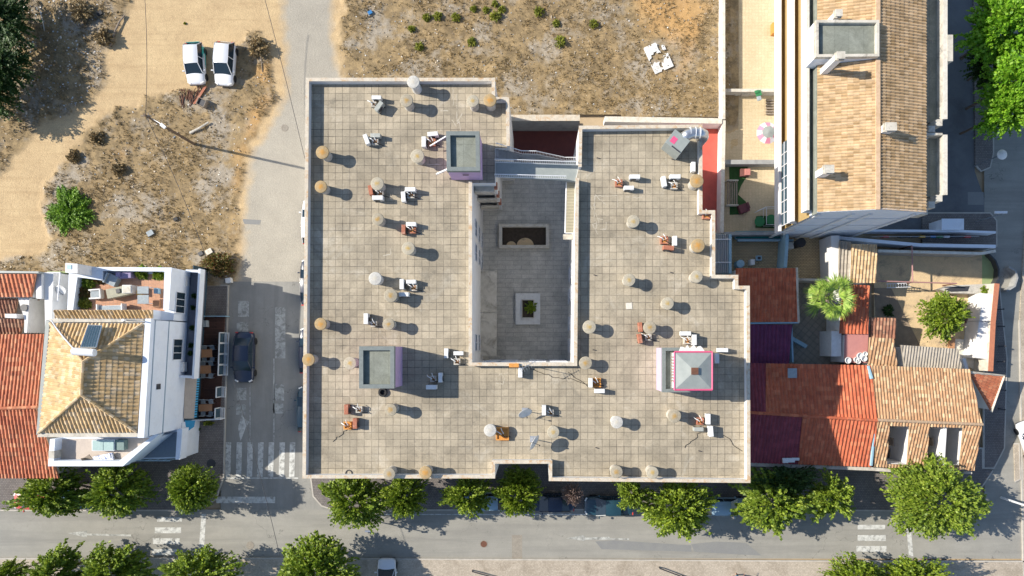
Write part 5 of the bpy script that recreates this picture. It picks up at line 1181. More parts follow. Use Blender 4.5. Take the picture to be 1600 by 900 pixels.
# rooftop tower with chimneys
tw_ = XY([(1275, 31), (1374, 31), (1374, 88), (1275, 89)], 13.7)
mb = MB().prism(offset(tw_[::-1] if False else tw_, 0.02, True), 11.5, 13.3); obj('tower_walls', mb, M['shopwhite'], RB)
q_ = tw_
obj('tower_roof', MB().prism(offset(q_, .15, True), 13.3, 13.38), M['screed'], RB)
vs = [(x, y, z) for z in (13.3, 13.7) for x, y in q_]+[(x, y, z) for z in (13.3, 13.7) for x, y in offset(q_, .2, True)]
fs = []
for i in range(4):
    j = (i+1) % 4; fs += [(i, j, 4+j, 4+i), (4+i, 4+j, 12+j, 12+i), (8+j, 8+i, 12+i, 12+j)]
obj('tower_parapet', MB().add(vs, fs), M['offwhite'], RB)
def chim(px, py, zt, z0, w_, d_, parent, capm=M['offwhite']):
    x, y, _ = W(px, py, zt); c = obj('chimney', MB().box((x, y, (z0+zt-.15)/2), (w_, d_, zt-.15-z0)), M['white'], parent)
    obj('chimney_cap', MB().box((x, y, zt-.07), (w_+.14, d_+.14, .14)), capm, c)
    for s_ in (-1, 1): obj('pier', MB().box((x+s_*w_*.3, y, zt+.08), (w_*.2, d_*.9, .16)), M['white'], c)
    obj('top_slab', MB().box((x, y, zt+.2), (w_+.1, d_+.1, .07)), capm, c)
chim(1309, 22, 13.6, 11.8, .42, .42, RB); chim(1312, 88, 15.0, 11.8, .5, .42, RB); chim(1390, 199, 13.8, 12.4, .75, .5, RB); chim(1294, 265, 13.6, 12, .62, .5, RB)
x, y, _ = W(1446, 66, 11.5); tag(obj('tv_antenna', MB().tube([(0, 0, 0), (.1, .1, 1.6)], .02).tube([(-.3, .5, 1.5), (.4, -.3, 1.6)], .015), M['dark'], loc=(x, y, 10.36)), 'small dark antenna on the grey roof terrace of the balcony block', 'antenna')
box_thing('storage_box', 'terracotta coloured box in the roof gutter above the tiles', 'box', 1272, 5, 11.02, [('body', [((0, 0, .5), (.4, .9, .9))], M['brick'])])

# ---------- gardens west of that block ----------
plane('garden_floor', [(1128, -400), (1255, -400), (1255, 366), (1122, 366)], .02, M['tan'])
plane('red_floor', [(1040, 190), (1126, 190), (1124, 362), (1040, 362)], .018, M['redfloor'])
wall('tall white wall between the red strip and the tan gardens', [(1131, 188), (1128, 364)], 1.5, .28, 0, M['white'], M['copingw'], name='boundary_wall')
wall('white wall between the dry lot and the upper tan garden', [(1130.5, -300), (1131, 186)], 1.5, .22, 0, M['white'], M['copingw'], name='boundary_wall')
wall('low cream garden wall crossing the tan gardens below the green bundle', [(1132, 141), (1222, 141)], 1.0, .28, 0, M['offwhite'], name='garden_wall')
wall('grey topped garden wall crossing above the green lawn patch', [(1132, 253), (1225, 253)], 1.0, .4, 0, M['grey'], name='garden_wall')
wall('grey garden wall behind the teal pool edge', [(1132, 365), (1240, 364)], 1.3, .3, 0, M['grey'], name='garden_wall')
# parasol and chairs
x, y, _ = W(1201, 206, 2.2); e = thing('beach_parasol', 'pink and white striped parasol with a grey blue centre in the tan garden', 'parasol', (x, y, .02), R(15))
n = 12
for s_, m_ in ((0, plain('pink_cloth', (.7, .25, .35), .8)), (1, plain('white_cloth', (.75, .7, .7), .8))):
    mb = MB()
    for i in range(s_, n, 2):
        a, b_ = 2*pi*i/n, 2*pi*(i+1)/n
        mb.add([(.55*cos(a), .55*sin(a), 2.15), (.55*cos(b_), .55*sin(b_), 2.15), (1.0*cos(b_), 1.0*sin(b_), 1.85), (1.0*cos(a), 1.0*sin(a), 1.85)], [(0, 1, 2, 3)])
    obj('canopy_stripe', mb, m_, e)
mb = MB().add([(.62*cos(2*pi*i/8+.3), .55*sin(2*pi*i/8+.3), 2.17) for i in range(8)]+[(0, 0, 2.32)], [(i, (i+1) % 8, 8) for i in range(8)]); obj('canopy_centre', mb, M['zinc'], e)
obj('pole', MB().tube([(0, 0, 0), (0, 0, 2.3)], .03), M['metal'], e)
box_thing('laundry_bundle', 'green and blue cloth bundle over the cream garden wall', 'laundry', 1185, 148, 1.0, [('cloth', [((0, .1, .1), (.5, .5, .2)), ((-.15, .25, .2), (.35, .25, .15))], M['green']), ('blue_cloth', [((-.05, -.3, .05), (.35, .5, .2))], M['fabric'])], 15)
box_thing('storage_box', 'orange box on the tan garden beside the balcony wall', 'box', 1207, 48, .02, [('body', [((0, 0, .3), (.4, 1.0, .6))], M['orange'])])
box_thing('pallet', 'stack of brown slats beside the balcony wall above the parasol', 'pallet', 1202, 168, .02, [('slat', [((0, .6-.25*k, .15+.03*(k % 2)), (.75, .12, .2)) for k in range(6)], M['oldwood'])])
box_thing('garden_shelf', 'row of small pots along the cream garden wall', 'pots', 1160, 148, .02, [('pot', [((-.6, 0, .2), (.35, .3, .4)), ((.2, 0, .25), (.8, .35, .5))], M['offwhite'])])
# lawn patch with furniture
plane('lawn', [(1139, 261), (1168, 261), (1169, 272), (1158, 290), (1153, 304), (1165, 315), (1170, 328), (1160, 335), (1140, 336)], .05, M['turf'])
box_thing('garden_bench', 'slatted timber bench on the green lawn patch', 'bench', 1142, 303, .06, [('seat_slat', [((-.42+.21*k, 0, .42), (.13, 2.3, .05)) for k in range(5)], M['oldwood']), ('frame', [((0, 1.15, .3), (1.1, .1, .6)), ((0, -1.15, .3), (1.1, .1, .6))], M['offwhite'])])
x, y, _ = W(1161, 271, .5); box_thing('armchair', 'pink cushioned armchair at the top of the lawn patch', 'armchair', 1162, 271, .05, [('base', [((0, 0, .2), (.8, .7, .4))], surf('brown_wicker', (.2, .08, .07), (.14, .06, .05), 6)), ('cushion', [((.2, 0, .5), (.5, .6, .2))], surf('pink_cushion', (.5, .2, .17), (.45, .18, .15), 5))])
box_thing('armchair', 'dark maroon armchair at the bottom of the lawn patch', 'armchair', 1160, 327, .05, [('base', [((0, 0, .3), (.9, .8, .6)), ((.4, .1, .5), (.2, .6, .5))], surf('maroon_wicker', (.16, .05, .06), (.12, .04, .05), 6))], 20)
plane('lawn', [(1181, 338), (1190, 337), (1213, 339), (1213, 357), (1180, 356)], .06, M['turf'])
for a, b_, l in ((1187, 346, 'left one of two round green tubs below the white hand rail'), (1205, 343, 'right one of two round green tubs below the white hand rail')):
    x, y, _ = W(a, b_, .5); e = thing('plastic_tub', l, 'tub', (x, y, .06)); obj('tub', MB().lathe([(.3, 0), (.42, .4), (.45, .42), (.38, .42), (.28, .1)], n=20), M['green'], e); obj('rim', MB().lathe([(.43, .4), (.47, .4), (.47, .44), (.43, .44)], n=20), M['green'], e)
e = thing('hand_rail', 'white bent hand rail in the shaded lower garden', 'railing', W(1190, 330, 0)); railing(e, [rel(e, W(1178, 333, 0)), rel(e, W(1191, 327, 0)), rel(e, W(1213, 326, 0))], 1.0, 1.2); railing(e, [rel(e, W(1192, 327, 0)), rel(e, W(1192, 354, 0)), rel(e, W(1213, 354, 0))], 1.0, 1.2)

# ---------- patios ----------
plane('patio', [(1143, 366), (1232, 366), (1232, 430), (1143, 430)], .03, M['brickpave'])
plane('patio', [(1232, 362), (1306, 360), (1306, 440), (1232, 440)], .034, M['brickpave'])
plane('service_strip', [(1080, 364), (1143, 364), (1143, 430), (1080, 430)], .03, M['grey'])
e = thing('glazed_pergola', 'grey ribbed lean-to cover between the big roof and the tan patio', 'lean-to', W(1128, 395, 2)); mb = MB()
for k in range(7): a = rel(e, W(1119+k*3, 366, 2.3)); b_ = rel(e, W(1119+k*3, 426, 2.3)); mb.tube([a, b_], .05, 4)
obj('ribs', mb, M['metal'], e); mb = MB()
for py in (374, 410): mb.tube([rel(e, W(1117, py, 2.4)), rel(e, W(1142, py, 2.4))], .05, 4)
obj('cross_bar', mb, M['steel'], e); obj('sheet', MB().prism([rel(e, W(a, b_, 2.25))[:2] for a, b_ in ((1118, 365), (1141, 365), (1141, 427), (1118, 427))], .2, .22), M['zinc'], e)
wall('pale blue wall left of the tan patio', [(1141, 366), (1141, 427)], 2.4, .25, 0, M['bluemetal'], name='garden_wall')
box_thing('pool_box', 'long teal covered pool with white edge at the top of the tan patio', 'pool', 1186, 368, .03, [('pool_cover', [((0, 0, .35), (4.5, .65, .1))], plain('teal_water', (.02, .20, .18), .15)), ('edge', [((.4, -.55, .55), (5.2, .18, .3)), ((0, 0, .15), (4.6, .75, .3))], M['bluemetal'])])
wall('blue grey dividing wall between the two small patios', [(1231, 356), (1229, 392), (1227, 418)], 1.9, .3, 0, M['bluemetal'], name='garden_wall')
wall('broad white wall between the yellow patio and the tiled shed', [(1305, 368), (1307, 440)], 2.6, .75, 0, M['white'], name='garden_wall')
wall('low cream wall at the bottom of the yellow patio', [(1237, 436), (1305, 438)], 2.0, .2, 0, M['offwhite'], name='garden_wall')
def barrel(px, py, z, r, h, m, label, name='barrel', cat='barrel', base=.03):
    x, y, _ = W(px, py, base+h); e = thing(name, label, cat, (x, y, base)); obj('body', MB().lathe([(r, 0), (r*1.03, h*.5), (r, h)], n=20), m, e); obj('lid', MB().lathe([(r*1.04, h), (r*1.04, h+.04), (r*.5, h+.06)], n=20), m, e); return e
barrel(1157, 412, 0, .35, .9, M['bluemetal'], 'blue grey barrel beside the patio wall above the small red roof')
x, y, _ = W(1252, 379, 2.2); e = thing('water_butt', 'round black topped tank with pale stand on the yellow patio', 'tank', (x, y, .03)); obj('tank', MB().lathe([(.3, 0), (.36, 1.4), (.42, 2.0), (.42, 2.2), (.3, 2.25)], n=20), M['black'], e); obj('cabinet', MB().box((-.7, -.1, .6), (.8, .6, 1.2)), M['copingw'], e)
box_thing('storage_box', 'pale framed crate against the broad white wall', 'crate', 1296, 382, .03, [('body', [((0, 0, .35), (.6, .55, .7))], M['oldwood']), ('lid', [((0, 0, .72), (.45, .4, .05))], M['zinc'])])
box_thing('storage_box', 'small white cabinet right of the blue grey barrel', 'cabinet', 1172, 411, .03, [('body', [((0, 0, .4), (.4, .5, .8))], M['plastic'])])
box_thing('storage_box', 'small teal crate in the middle of the tan patio', 'crate', 1184, 404, .03, [('body', [((0, 0, .2), (.5, .45, .4))], M['bluemetal']), ('opening', [((0, 0, .41), (.3, .25, .02))], M['dark'])])

# ---------- low red roofs ----------
def gable_house(name, label, slopes, walls, wz, wm=M['white'], cat='house', **k):
    e = thing(name, label, cat)
    for P3, m_, p_ in slopes: tiled('roof_slope', P3, m_, e, p_, **k)
    if walls: obj('walls', MB().prism(walls, 0, wz), wm, e)
    return e
e = gable_house('red_roof_shed', 'small square red tiled roof against the step of the big building', [([W(1150, 419, 3.6), W(1244, 419, 3.6), W(1247, 503, 3.0), W(1150, 503, 3.0)][::-1], M['tile_red'], .32)], XY([(1150, 422), (1241, 422), (1244, 500), (1150, 500)], 2.9), 2.85)
obj('verge', MB().tube([W(1245, 418, 3.7), W(1248, 504, 3.1)], .1, 4), M['offwhite'], e); obj('gutter', MB().tube([W(1172, 505, 3.0), W(1248, 504, 3.0)], .08, 6), M['bluemetal'], e)
e = gable_house('purple_roof_shed', 'dark purple ribbed sheet roof below the small red one', [([W(1150, 571, 2.6), W(1232, 571, 2.6), W(1238, 507, 3.0), W(1150, 507, 3.0)], M['sheet_purple'], .36)], XY([(1150, 509), (1235, 509), (1230, 569), (1150, 569)], 2.5), 2.4)
C1, C2 = W(1150, 643, 4.7), W(1371, 657, 4.7); CU = tuple(Vector(C1).lerp(Vector(C2), .21)); CL = tuple(Vector(C1).lerp(Vector(C2), .47))
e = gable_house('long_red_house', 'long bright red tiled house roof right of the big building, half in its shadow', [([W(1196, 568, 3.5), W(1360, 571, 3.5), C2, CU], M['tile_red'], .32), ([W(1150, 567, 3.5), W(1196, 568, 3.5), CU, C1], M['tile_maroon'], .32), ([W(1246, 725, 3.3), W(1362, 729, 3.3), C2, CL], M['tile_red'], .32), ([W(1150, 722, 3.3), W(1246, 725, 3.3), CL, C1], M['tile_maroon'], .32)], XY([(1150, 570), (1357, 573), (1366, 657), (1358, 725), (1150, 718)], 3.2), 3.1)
ridge(e, Vector(C1)+up, Vector(C2)+up, M['tile_red'], .13)
obj('eave_wall', MB().prism(strip(XY([(1150, 725), (1362, 733), (1402, 736)], 3.0), .3, True), 0, 2.95), M['offwhite'], e)
obj('valley_gutter', MB().tube([W(1368, 655, 4.5), W(1361, 727, 3.45)], .14, 6), M['bluemetal'], e); obj('valley_gutter', MB().tube([W(1356, 572, 3.55), W(1362, 592, 3.9)], .16, 6), M['bluemetal'], e)
mb = MB().lathe([(.35, 0), (.42, .15), (.3, .3)], n=10); o = obj('roof_patch', MB().box(W(1238, 583, 3.95), (.8, .85, .08)), M['fabric'], e)
o = tag(obj('plastic_sheet', MB().box((0, 0, 0), (1.1, .4, .2)).box((.6, .1, .03), (.7, .25, .15)).box((-.3, -.1, .05), (.5, .3, .2)), M['plastic'], loc=W(1232, 719, 3.6), rz=.0, bevel=.05), 'crumpled pale plastic on the lower eave of the long red roof', 'plastic sheet')
# weathered house with three openings
HD = thing('weathered_tile_house', 'old mottled brown tile roof with three white walled openings in its lower slope', 'house')
r0, r1 = (1370, 656, 4.7), (1534, 663, 4.7)
def onslope(px, py):   # z on the lower slope by row
    t = min(max((py-659)/(734-659), 0), 1); return 4.7-1.45*t
tiled('roof_slope', [W(1357, 571, 3.5), W(1514, 577, 3.5), W(*r1), W(*r0)], M['tile_old'], HD, .27, .34)
for q_ in ([(1366, 729), (1385, 730), (1390, 658), (1370, 656)], [(1417, 731), (1448, 732), (1452, 661), (1422, 659)], [(1499, 733), (1522, 735), (1534, 663), (1506, 662)],
           [(1388, 665), (1422, 666), (1422.5, 658.5), (1390, 657.5)], [(1451, 666.5), (1506, 668), (1507, 662), (1452, 660.5)], [(1385, 730), (1417, 731), (1418, 726), (1385.5, 725)], [(1448, 733), (1500, 734), (1500, 727), (1448.5, 726)]):
    tiled('roof_slope', [W(a, b_, onslope(a, b_)) for a, b_ in q_], M['tile_old'], HD, .27, .34)
ridge(HD, Vector(W(*r0))+up, Vector(W(*r1))+up, surf('ridge_mortar', (.5, .36, .24), (.4, .28, .18), 4), .13)
for q_, zt in (([(1357, 573), (1512, 579), (1530, 661), (1370, 656)], 3.4), ([(1370, 657), (1388, 657), (1384, 727), (1366, 726)], 3.2), ([(1422, 659), (1450, 660), (1447, 729), (1418, 728)], 3.2), ([(1507, 661), (1530, 662), (1519, 731), (1501, 730)], 3.2)): obj('walls', MB().prism(XY(q_, zt), 0, zt-.05), M['white'], HD)
obj('walls', MB().prism(XY([(1478, 664), (1482, 664), (1478, 727), (1474, 727)], 4.2), 0, 4.0), M['white'], HD)
obj('walls', MB().prism(XY([(1385, 724), (1520, 728), (1519, 732), (1385, 729)], 3.2), 0, 3.1), M['white'], HD)
plane('inner_yard', [(1366, 640), (1512, 640), (1512, 720), (1366, 715)], .03, M['copingw'])
for a in ((1394, 690), (1455, 690)): o = obj('window', MB().box(W(a[0]-1.5, a[1], 2.4), (.08, .7, .9)), M['oldwood'], HD)
obj('cornice', MB().prism(XY([(1398, 735), (1520, 738), (1520, 741), (1398, 739)], 3.0), 2.6, 2.9), M['offwhite'], HD)
# smaller roofs behind
e = gable_house('striped_tile_shed', 'striped brown tile roof between pink flat roof and grey corrugated sheet', [([W(1357, 574, 3.0), W(1403, 577, 3.0), W(1396, 529, 3.6), W(1359, 527, 3.6)], M['tile_old'], .3)], XY([(1359, 530), (1395, 531), (1401, 575), (1358, 573)], 2.9), 2.85)
e = gable_house('corrugated_shed', 'grey corrugated sheet roof behind the weathered house', [([W(1414, 578, 2.9), W(1504, 580, 2.9), W(1497, 545, 3.3), W(1408, 539, 3.3)], M['sheet_grey'], .26)], XY([(1410, 542), (1495, 547), (1501, 579), (1415, 577)], 2.8), 2.75, stepz=0)
e = gable_house('red_roof_annex', 'narrow red tiled roof right of the palm tree', [([W(1312, 521, 3.1), W(1356, 522, 3.1), W(1359, 446, 3.7), W(1318, 444, 3.7)], M['tile_red'], .32)], XY([(1314, 446), (1357, 448), (1354, 519), (1313, 518)], 3.0), 2.95)
e = gable_house('tan_tile_shed', 'tan tiled roof with a grey ridge box above the narrow red roof', [([W(1329, 442, 3.2), W(1369, 442, 3.2), W(1370, 382, 3.8), W(1331, 381, 3.8)], M['tile_tan'], .3)], XY([(1330, 383), (1368, 384), (1367, 440), (1330, 440)], 3.1), 3.05)
e = gable_house('dark_tile_leanto', 'small dark red lean-to roof left of the sandy yard tree', [([W(1360, 529, 2.6), W(1399, 529, 2.6), W(1399, 497, 2.9), W(1360, 496, 2.9)], M['tile_brown'], .3)], XY([(1361, 498), (1397, 499), (1397, 527), (1361, 527)], 2.5), 2.45)
e = gable_house('orange_tile_corner', 'three cornered orange tile roof at the right end of the weathered house', [([W(1549, 643, 2.5), W(1568, 588, 2.6), W(1517, 583, 3.2), W(1519, 590, 3.2)], M['tile_orange'], .25)], XY([(1519, 585), (1565, 590), (1548, 640)], 2.4), 2.3, cat='house')
obj('verge', MB().tube([W(1516, 582, 3.3), W(1569, 587, 2.7), W(1549, 644, 2.6)], .12, 4), M['offwhite'], e)
e = thing('pink_flat_roof', 'flat pink roof with white stones at its lower edge beside the palm', 'house'); obj('walls', MB().prism(XY([(1321, 523), (1356, 523), (1354, 566), (1320, 566)], 3.0), 0, 2.95), M['white'], e); obj('roof_panel', MB().prism(XY([(1320, 522), (1357, 522), (1355, 567), (1319, 567)], 3.0), 2.95, 3.0), surf('pink_screed', (.50, .22, .19), (.44, .19, .17), 2), e)
e = thing('shaded_shed', 'dark shaded ribbed lean-to left of the tan tiled roof', 'shed'); tiled('roof_slope', [W(1310, 440, 2.6), W(1330, 440, 2.6), W(1330, 378, 3.0), W(1312, 376, 3.0)], M['sheet_grey'], e, .3); obj('walls', MB().prism(XY([(1312, 378), (1328, 378), (1328, 438), (1312, 438)], 2.5), 0, 2.45), M['grey'], e)
for i, (a, b_, r_) in enumerate(((1325, 563, .3), (1338, 562, .25), (1344, 556, .3), (1350, 560, .3), (1341, 565, .22), (1352, 553, .22))):
    x, y, _ = W(a, b_, 3.2); tag(obj('white_bucket', MB().lathe([(r_*.8, 0), (r_, .25), (r_*.85, .28), (r_*.7, .1)], n=12), M['plastic'], loc=(x, y, 3.0)), ['leftmost white pot on the pink flat roof', 'second white pot on the pink flat roof', 'topmost white pot in the cluster on the pink roof', 'large white pot near the striped tiles', 'lowest white pot in the cluster on the pink roof', 'small white pot at the right corner of the pink roof'][i], 'pot', 'white pots on the pink roof')
loosebox(1307, 537, 0, (.9, 2.3, 2.6), 0, M['plastic'], 'tall white box with a dark slot beside the paved yard', 'white_tank', 'tank')
plane('yard', [(1236, 436), (1322, 440), (1322, 572), (1232, 572)], .03, M['cobble2'])
wall('pale blue wall left of the diagonal paved yard', [(1237, 512), (1239, 566)], 2.2, .15, 0, M['bluemetal'], name='garden_wall')
loosebox(1249, 535, .03, (1.6, .35, .5), -30, M['bluemetal'], 'pale blue plank leaning over the paved yard', 'plank', 'plank')
# sandy yards
plane('sandy_yard', [(1365, 390), (1540, 390), (1545, 600), (1365, 600)], .03, M['sandyard'])
plane('green_forecourt', [(1534, 397), (1546, 399), (1556, 408), (1560, 420), (1559, 434), (1553, 446), (1534, 446)], .05, M['greenscreed'])
wall('curved low fence edging the pale green forecourt', [(1546, 397), (1556, 407), (1561, 420), (1560, 435), (1554, 446)], .7, .12, 0, M['dark'], name='low_fence', cat='fence')
wall('curved low kerb wall on the far side of the street', [(1577, 417), (1587, 423), (1590, 434), (1586, 447), (1573, 455)], .8, .15, 0, M['grey'], name='low_wall')
wall('pale rust capped wall above the sandy yard', [(1372, 392), (1534, 396), (1556, 392)], 2.0, .2, 0, M['grey'], M['copingw'], name='garden_wall')
wall('shaded blue topped wall of the narrow lane', [(1305, 371), (1440, 383), (1556, 385)], 1.8, .3, 0, M['shopwhite'], name='garden_wall')
wall('white wall along the upper side of the narrow lane', [(1360, 360), (1500, 361), (1556, 363)], 1.3, .2, 0, M['shopwhite'], name='garden_wall')
e = thing('white_shed', 'white flat topped box above the coloured washing', 'shed', W(1466, 357, 0)); obj('body', MB().box((0, 0, 1.1), (1.9, .9, 2.2)), M['shopwhite'], e); obj('top', MB().box((0, 0, 2.23), (2.0, 1.0, .06)), M['shopwhite'], e)
wl = [(1384, 'red'), (1410, 'dark'), (1417, 'dark'), (1430, 'dark'), (1441, 'yellow'), (1449, 'dark'), (1457, 'blue'), (1468, 'green'), (1479, 'steel'), (1491, 'dark'), (1500, 'dark'), (1512, 'red')]
for i, (a, c_) in enumerate(wl):
    x, y, _ = W(a, 370, 1.1); mb = MB().add([(-.22, 0, 0), (.22, .05, 0), (.24, -.04, .95), (-.22, .03, .95), (0, .08, .5)], [(0, 1, 4), (1, 2, 4), (2, 3, 4), (3, 0, 4)]).box((0, 0, .95), (.5, .18, .1))
    tag(obj('hanging_cloth', mb, M[c_], loc=(x, y, .2), bevel=.01), f'{ {"red": "red", "dark": "dark", "yellow": "yellow", "blue": "blue", "green": "green", "steel": "pale"}[c_]} cloth on the washing line, number {["one", "two", "three", "four", "five", "six", "seven", "eight", "nine", "ten", "eleven", "twelve"][i]} from the left', 'laundry', 'washing on the line in the lane')
tag(obj('washing_line', MB().tube([W(1362, 370, 1.25), W(1530, 369, 1.25)], .015), M['steel']), 'washing line strung along the narrow shaded lane', 'clothes line')
e = thing('pipe_pergola', 'rusty pink pipe frame over the sandy yard', 'pipe frame', W(1426, 410, 0)); mb = MB(); mb.tube([rel(e, W(1425, 384, 2.2)), rel(e, W(1426, 441, 2.2))], .06); mb.tube([rel(e, W(1370, 439, 2.2)), rel(e, W(1495, 443, 2.2))], .06); obj('pipe', mb, plain('rusty_pink_paint', (.42, .22, .2), .6), e)
mb = MB()
for a in ((1425, 384), (1426, 441), (1370, 439), (1495, 443)): x, y, _ = rel(e, W(*a, 2.2)); mb.tube([(x, y, 0), (x, y, 2.2)], .05)
obj('post', mb, M['rust'], e)
e = thing('boat_shaped_trough', 'long stone trough like a narrow boat with plants above the yard tree', 'trough', W(1500, 450, 0)); mb = MB().prism([rel(e, W(a, b_, 1.2))[:2] for a, b_ in ((1468, 452), (1485, 446), (1530, 444), (1556, 443), (1556, 452), (1535, 459), (1485, 458))], 0, 1.2); obj('body', mb, M['cement'], e); obj('soil', MB().prism([rel(e, W(a, b_, 1.2))[:2] for a, b_ in ((1476, 452), (1490, 448), (1515, 447), (1512, 455), (1486, 456))], 1.2, 1.22), M['dark'], e)
shrub(1539, 453, 6, M['leafB'], 'small green plant growing on the stone trough', 'shrub', 'plant', z=1.4, base=1.2, tw=40)
box_thing('ladder', 'white ladder lying along the top wall of the tree yard', 'ladder', 1404, 446, 1.2, [('rail', [((0, .18, 0), (2.2, .06, .08)), ((0, -.18, 0), (2.2, .06, .08))], M['steel']), ('rung', [((-1+.25*k, 0, 0), (.04, .3, .04)) for k in range(9)], M['steel'])], 2)
wall('broad sunlit white wall right of the yard tree', [(1545, 459), (1541, 502)], 2.0, 1.2, 0, M['white'], name='boundary_wall')
wall('lower part of the broad white wall, with dark stain', [(1540, 503), (1533, 560)], 1.9, 1.2, 0, M['white'], name='boundary_wall')
wall('terracotta capped outer wall beside the street', [(1558, 443), (1552, 503), (1548, 580)], 2.3, .4, 0, M['offwhite'], surf('terracotta_cap', (.5, .19, .1), (.42, .16, .09), 4), name='boundary_wall')
wall('grey stub wall below the white wall', [(1506, 560), (1512, 580)], 2.0, .3, 0, M['white'], name='garden_wall')
plane('pale_slab', [(1480, 528), (1528, 533), (1524, 580), (1490, 560)], .2, M['copingw'], th=.15)
loosebox(1488, 537, .2, (.5, 1.1, .25), -5, M['table'], 'orange plank box at the foot of the yard tree', 'plank_box', 'box')
tree(1478, 493, 36, 'A2', 'bushy green tree with pink flowers in the sandy yard', z=3.2, rz=40, sz=.75, group=None, name='yard_tree')
shrub(1512, 497, 9, leafmat('pink_flowers', (.5, .1, .2), (.2, .2, .05), (.6, .2, .35)), 'pink flowering bush right of the yard tree', 'shrub', 'shrub', z=2.0, base=1, tw=90, ls=.16)
# palm
x, y, _ = W(1297, 465, 4.5); e = thing('palm_tree', 'bright green fan palm standing between the yellow patio and the red annex', 'palm', (x, y, .03))
obj('trunk', MB().tube([(0, 0, 0), (.05, 0, 2), (0, 0, 4.1)], .22, 10, .18), M['bark'], e)
rp = np.random.default_rng(5); mb = MB()
for i in range(34):
    a = i*2.399; el = rp.uniform(-.35, 1.1); L_ = rp.uniform(1.0, 1.55); st = Vector((0, 0, 4.2)); dv = Vector((cos(a)*cos(el), sin(a)*cos(el), sin(el)))
    c = st+dv*L_*.9; side = dv.cross(Vector((0, 0, 1))).normalized(); upv = side.cross(dv).normalized()
    mb.add([st+side*.02, st-side*.02, c-side*.02, c+side*.02], [(0, 1, 2, 3)])
    for k in range(19):
        t = (k-9)/9*1.0; l = L_*.95*(1-.25*abs(t)/1.35)*rp.uniform(.9, 1.1); d2 = dv*cos(t)+side*sin(t); tip = c+d2*l+Vector((0, 0, -.28*l)); mid = c+d2*l*.55+upv*.05
        wv = side*cos(t)*.055-dv*sin(t)*.055
        if k % 2 == 0 or rp.random() < .6: mb.add([c, mid+wv*.8, tip, mid-wv*.8], [(0, 1, 2, 3)])
obj('fronds', mb, M['leafP'], e)
mb = MB()
for i in range(22):
    a = rp.uniform(0, 6.28); l = rp.uniform(.8, 1.5); mb.tube([(0, 0, 3.9), (cos(a)*l*.6, sin(a)*l*.6, 3.9), (cos(a)*l*1.3, sin(a)*l*1.3, 3.2)], .02, 3)
obj('dead_stalks', mb, M['leafD'], e)
shrub(1390, 485, 9, M['leafC'], 'dark scrub in the shaded corner of the sandy yard', 'shrub', 'shrub', z=.4, tw=50)
plane('shade_toned_earth', [(1383, 450), (1392, 450), (1440, 545), (1372, 545), (1365, 450)], .045, surf('shaded_soil', (.34, .26, .18), (.22, .17, .12), 1))  # shade of the yard corner painted as a darker soil colour

# ---------- poles, lamps, wires ----------
x, y, _ = W(305, 226, 0); x2, y2, _ = W(240, 189, 8.2)
xb, yb_ = x, y
e = thing('utility_pole', 'tall timber utility pole on the dry lot casting a long thin shadow', 'utility pole', (x, y, 0))
obj('shaft', MB().tube([(0, 0, -.1), (.0, 0, 8.3)], .13, 10, .1), M['bark'], e)
mb = MB(); mb.box((0, 0, 8.0), (.9, .08, .08)); mb.box((0, 0, 7.7), (.08, .7, .08)); obj('cross_arm', mb, M['oldwood'], e)
obj('lamp_head', MB().tube([(.1, 0, 7.5), (.7, -.35, 7.7), (1.1, -.6, 7.75)], .04).box((1.25, -.75, 7.75), (.5, .25, .14), M=Matrix.Rotation(-.7, 4, 'Z')), M['metal'], e)
topz = 8.0
def wire(a, b_, sag, label):
    a = Vector(a); b_ = Vector(b_); pts = [a.lerp(b_, i/16)-Vector((0, 0, sag*4*(i/16)*(1-i/16))) for i in range(17)]
    tag(obj('overhead_wire', MB().tube(pts, .022, 4), M['dark']), label, 'wire', 'overhead wires')
wire((xb, yb_, 8.1), W(222, -60, 8), .4, 'overhead wire running up from the utility pole past the top edge')
wire((xb, yb_, 8.1), W(322, 402, 6), .5, 'overhead wire running down from the utility pole to the reddish hedge')
wire(W(398, -60, 8), W(478, 255, 9), .3, 'overhead wire crossing the pale street beside the big roof')
wire(W(362, 585, 7), W(437, 868, 7), .3, 'overhead wire crossing the zebra crossing and the junction')
def lamp(px, py, h, label, globe=True):
    x, y, _ = W(px, py, h); e = thing('street_lamp', label, 'street lamp', (x, y, .1), group='street lamps')
    obj('post', MB().tube([(0, 0, 0), (0, 0, h-.3)], .06, 8, .04), M['metal'], e)
    if globe: obj('lamp_head', MB().lathe([(.05, h-.4), (.4, h-.3), (.45, h-.2), (.3, h-.08), (.05, h)], n=20), M['plastic'], e)
    else: obj('lamp_head', MB().box((-.3, .1, h-.25), (1.1, .2, .1)), M['steel'], e)
lamp(1567, 241, 4.0, 'street lamp with round white head on the shaded upper right street')
lamp(1571, 333, 4.2, 'street lamp with a thin white bar head by the corner pavement', False)
x, y, _ = W(1563, 777, 0); e = thing('street_lamp', 'tall white lamp post leaning out of frame at the lower right', 'street lamp', (x, y, .1)); obj('post', MB().tube([(0, 0, 0), (0, 0, 7)], .11, 10, .07), M['steel'], e); obj('lamp_head', MB().box((.5, 0, 7), (1.2, .3, .12)), M['steel'], e)
x, y, _ = W(590, 815, 0); e = thing('street_lamp', 'street lamp pole under the big tree below the roof corner', 'street lamp', (x, y, .0)); obj('post', MB().tube([(0, 0, 0), (0, 0, 3.3)], .05, 8, .05), M['metal'], e); obj('lamp_head', MB().box((-.1, 0, 3.3), (.5, .15, .08)), M['metal'], e)
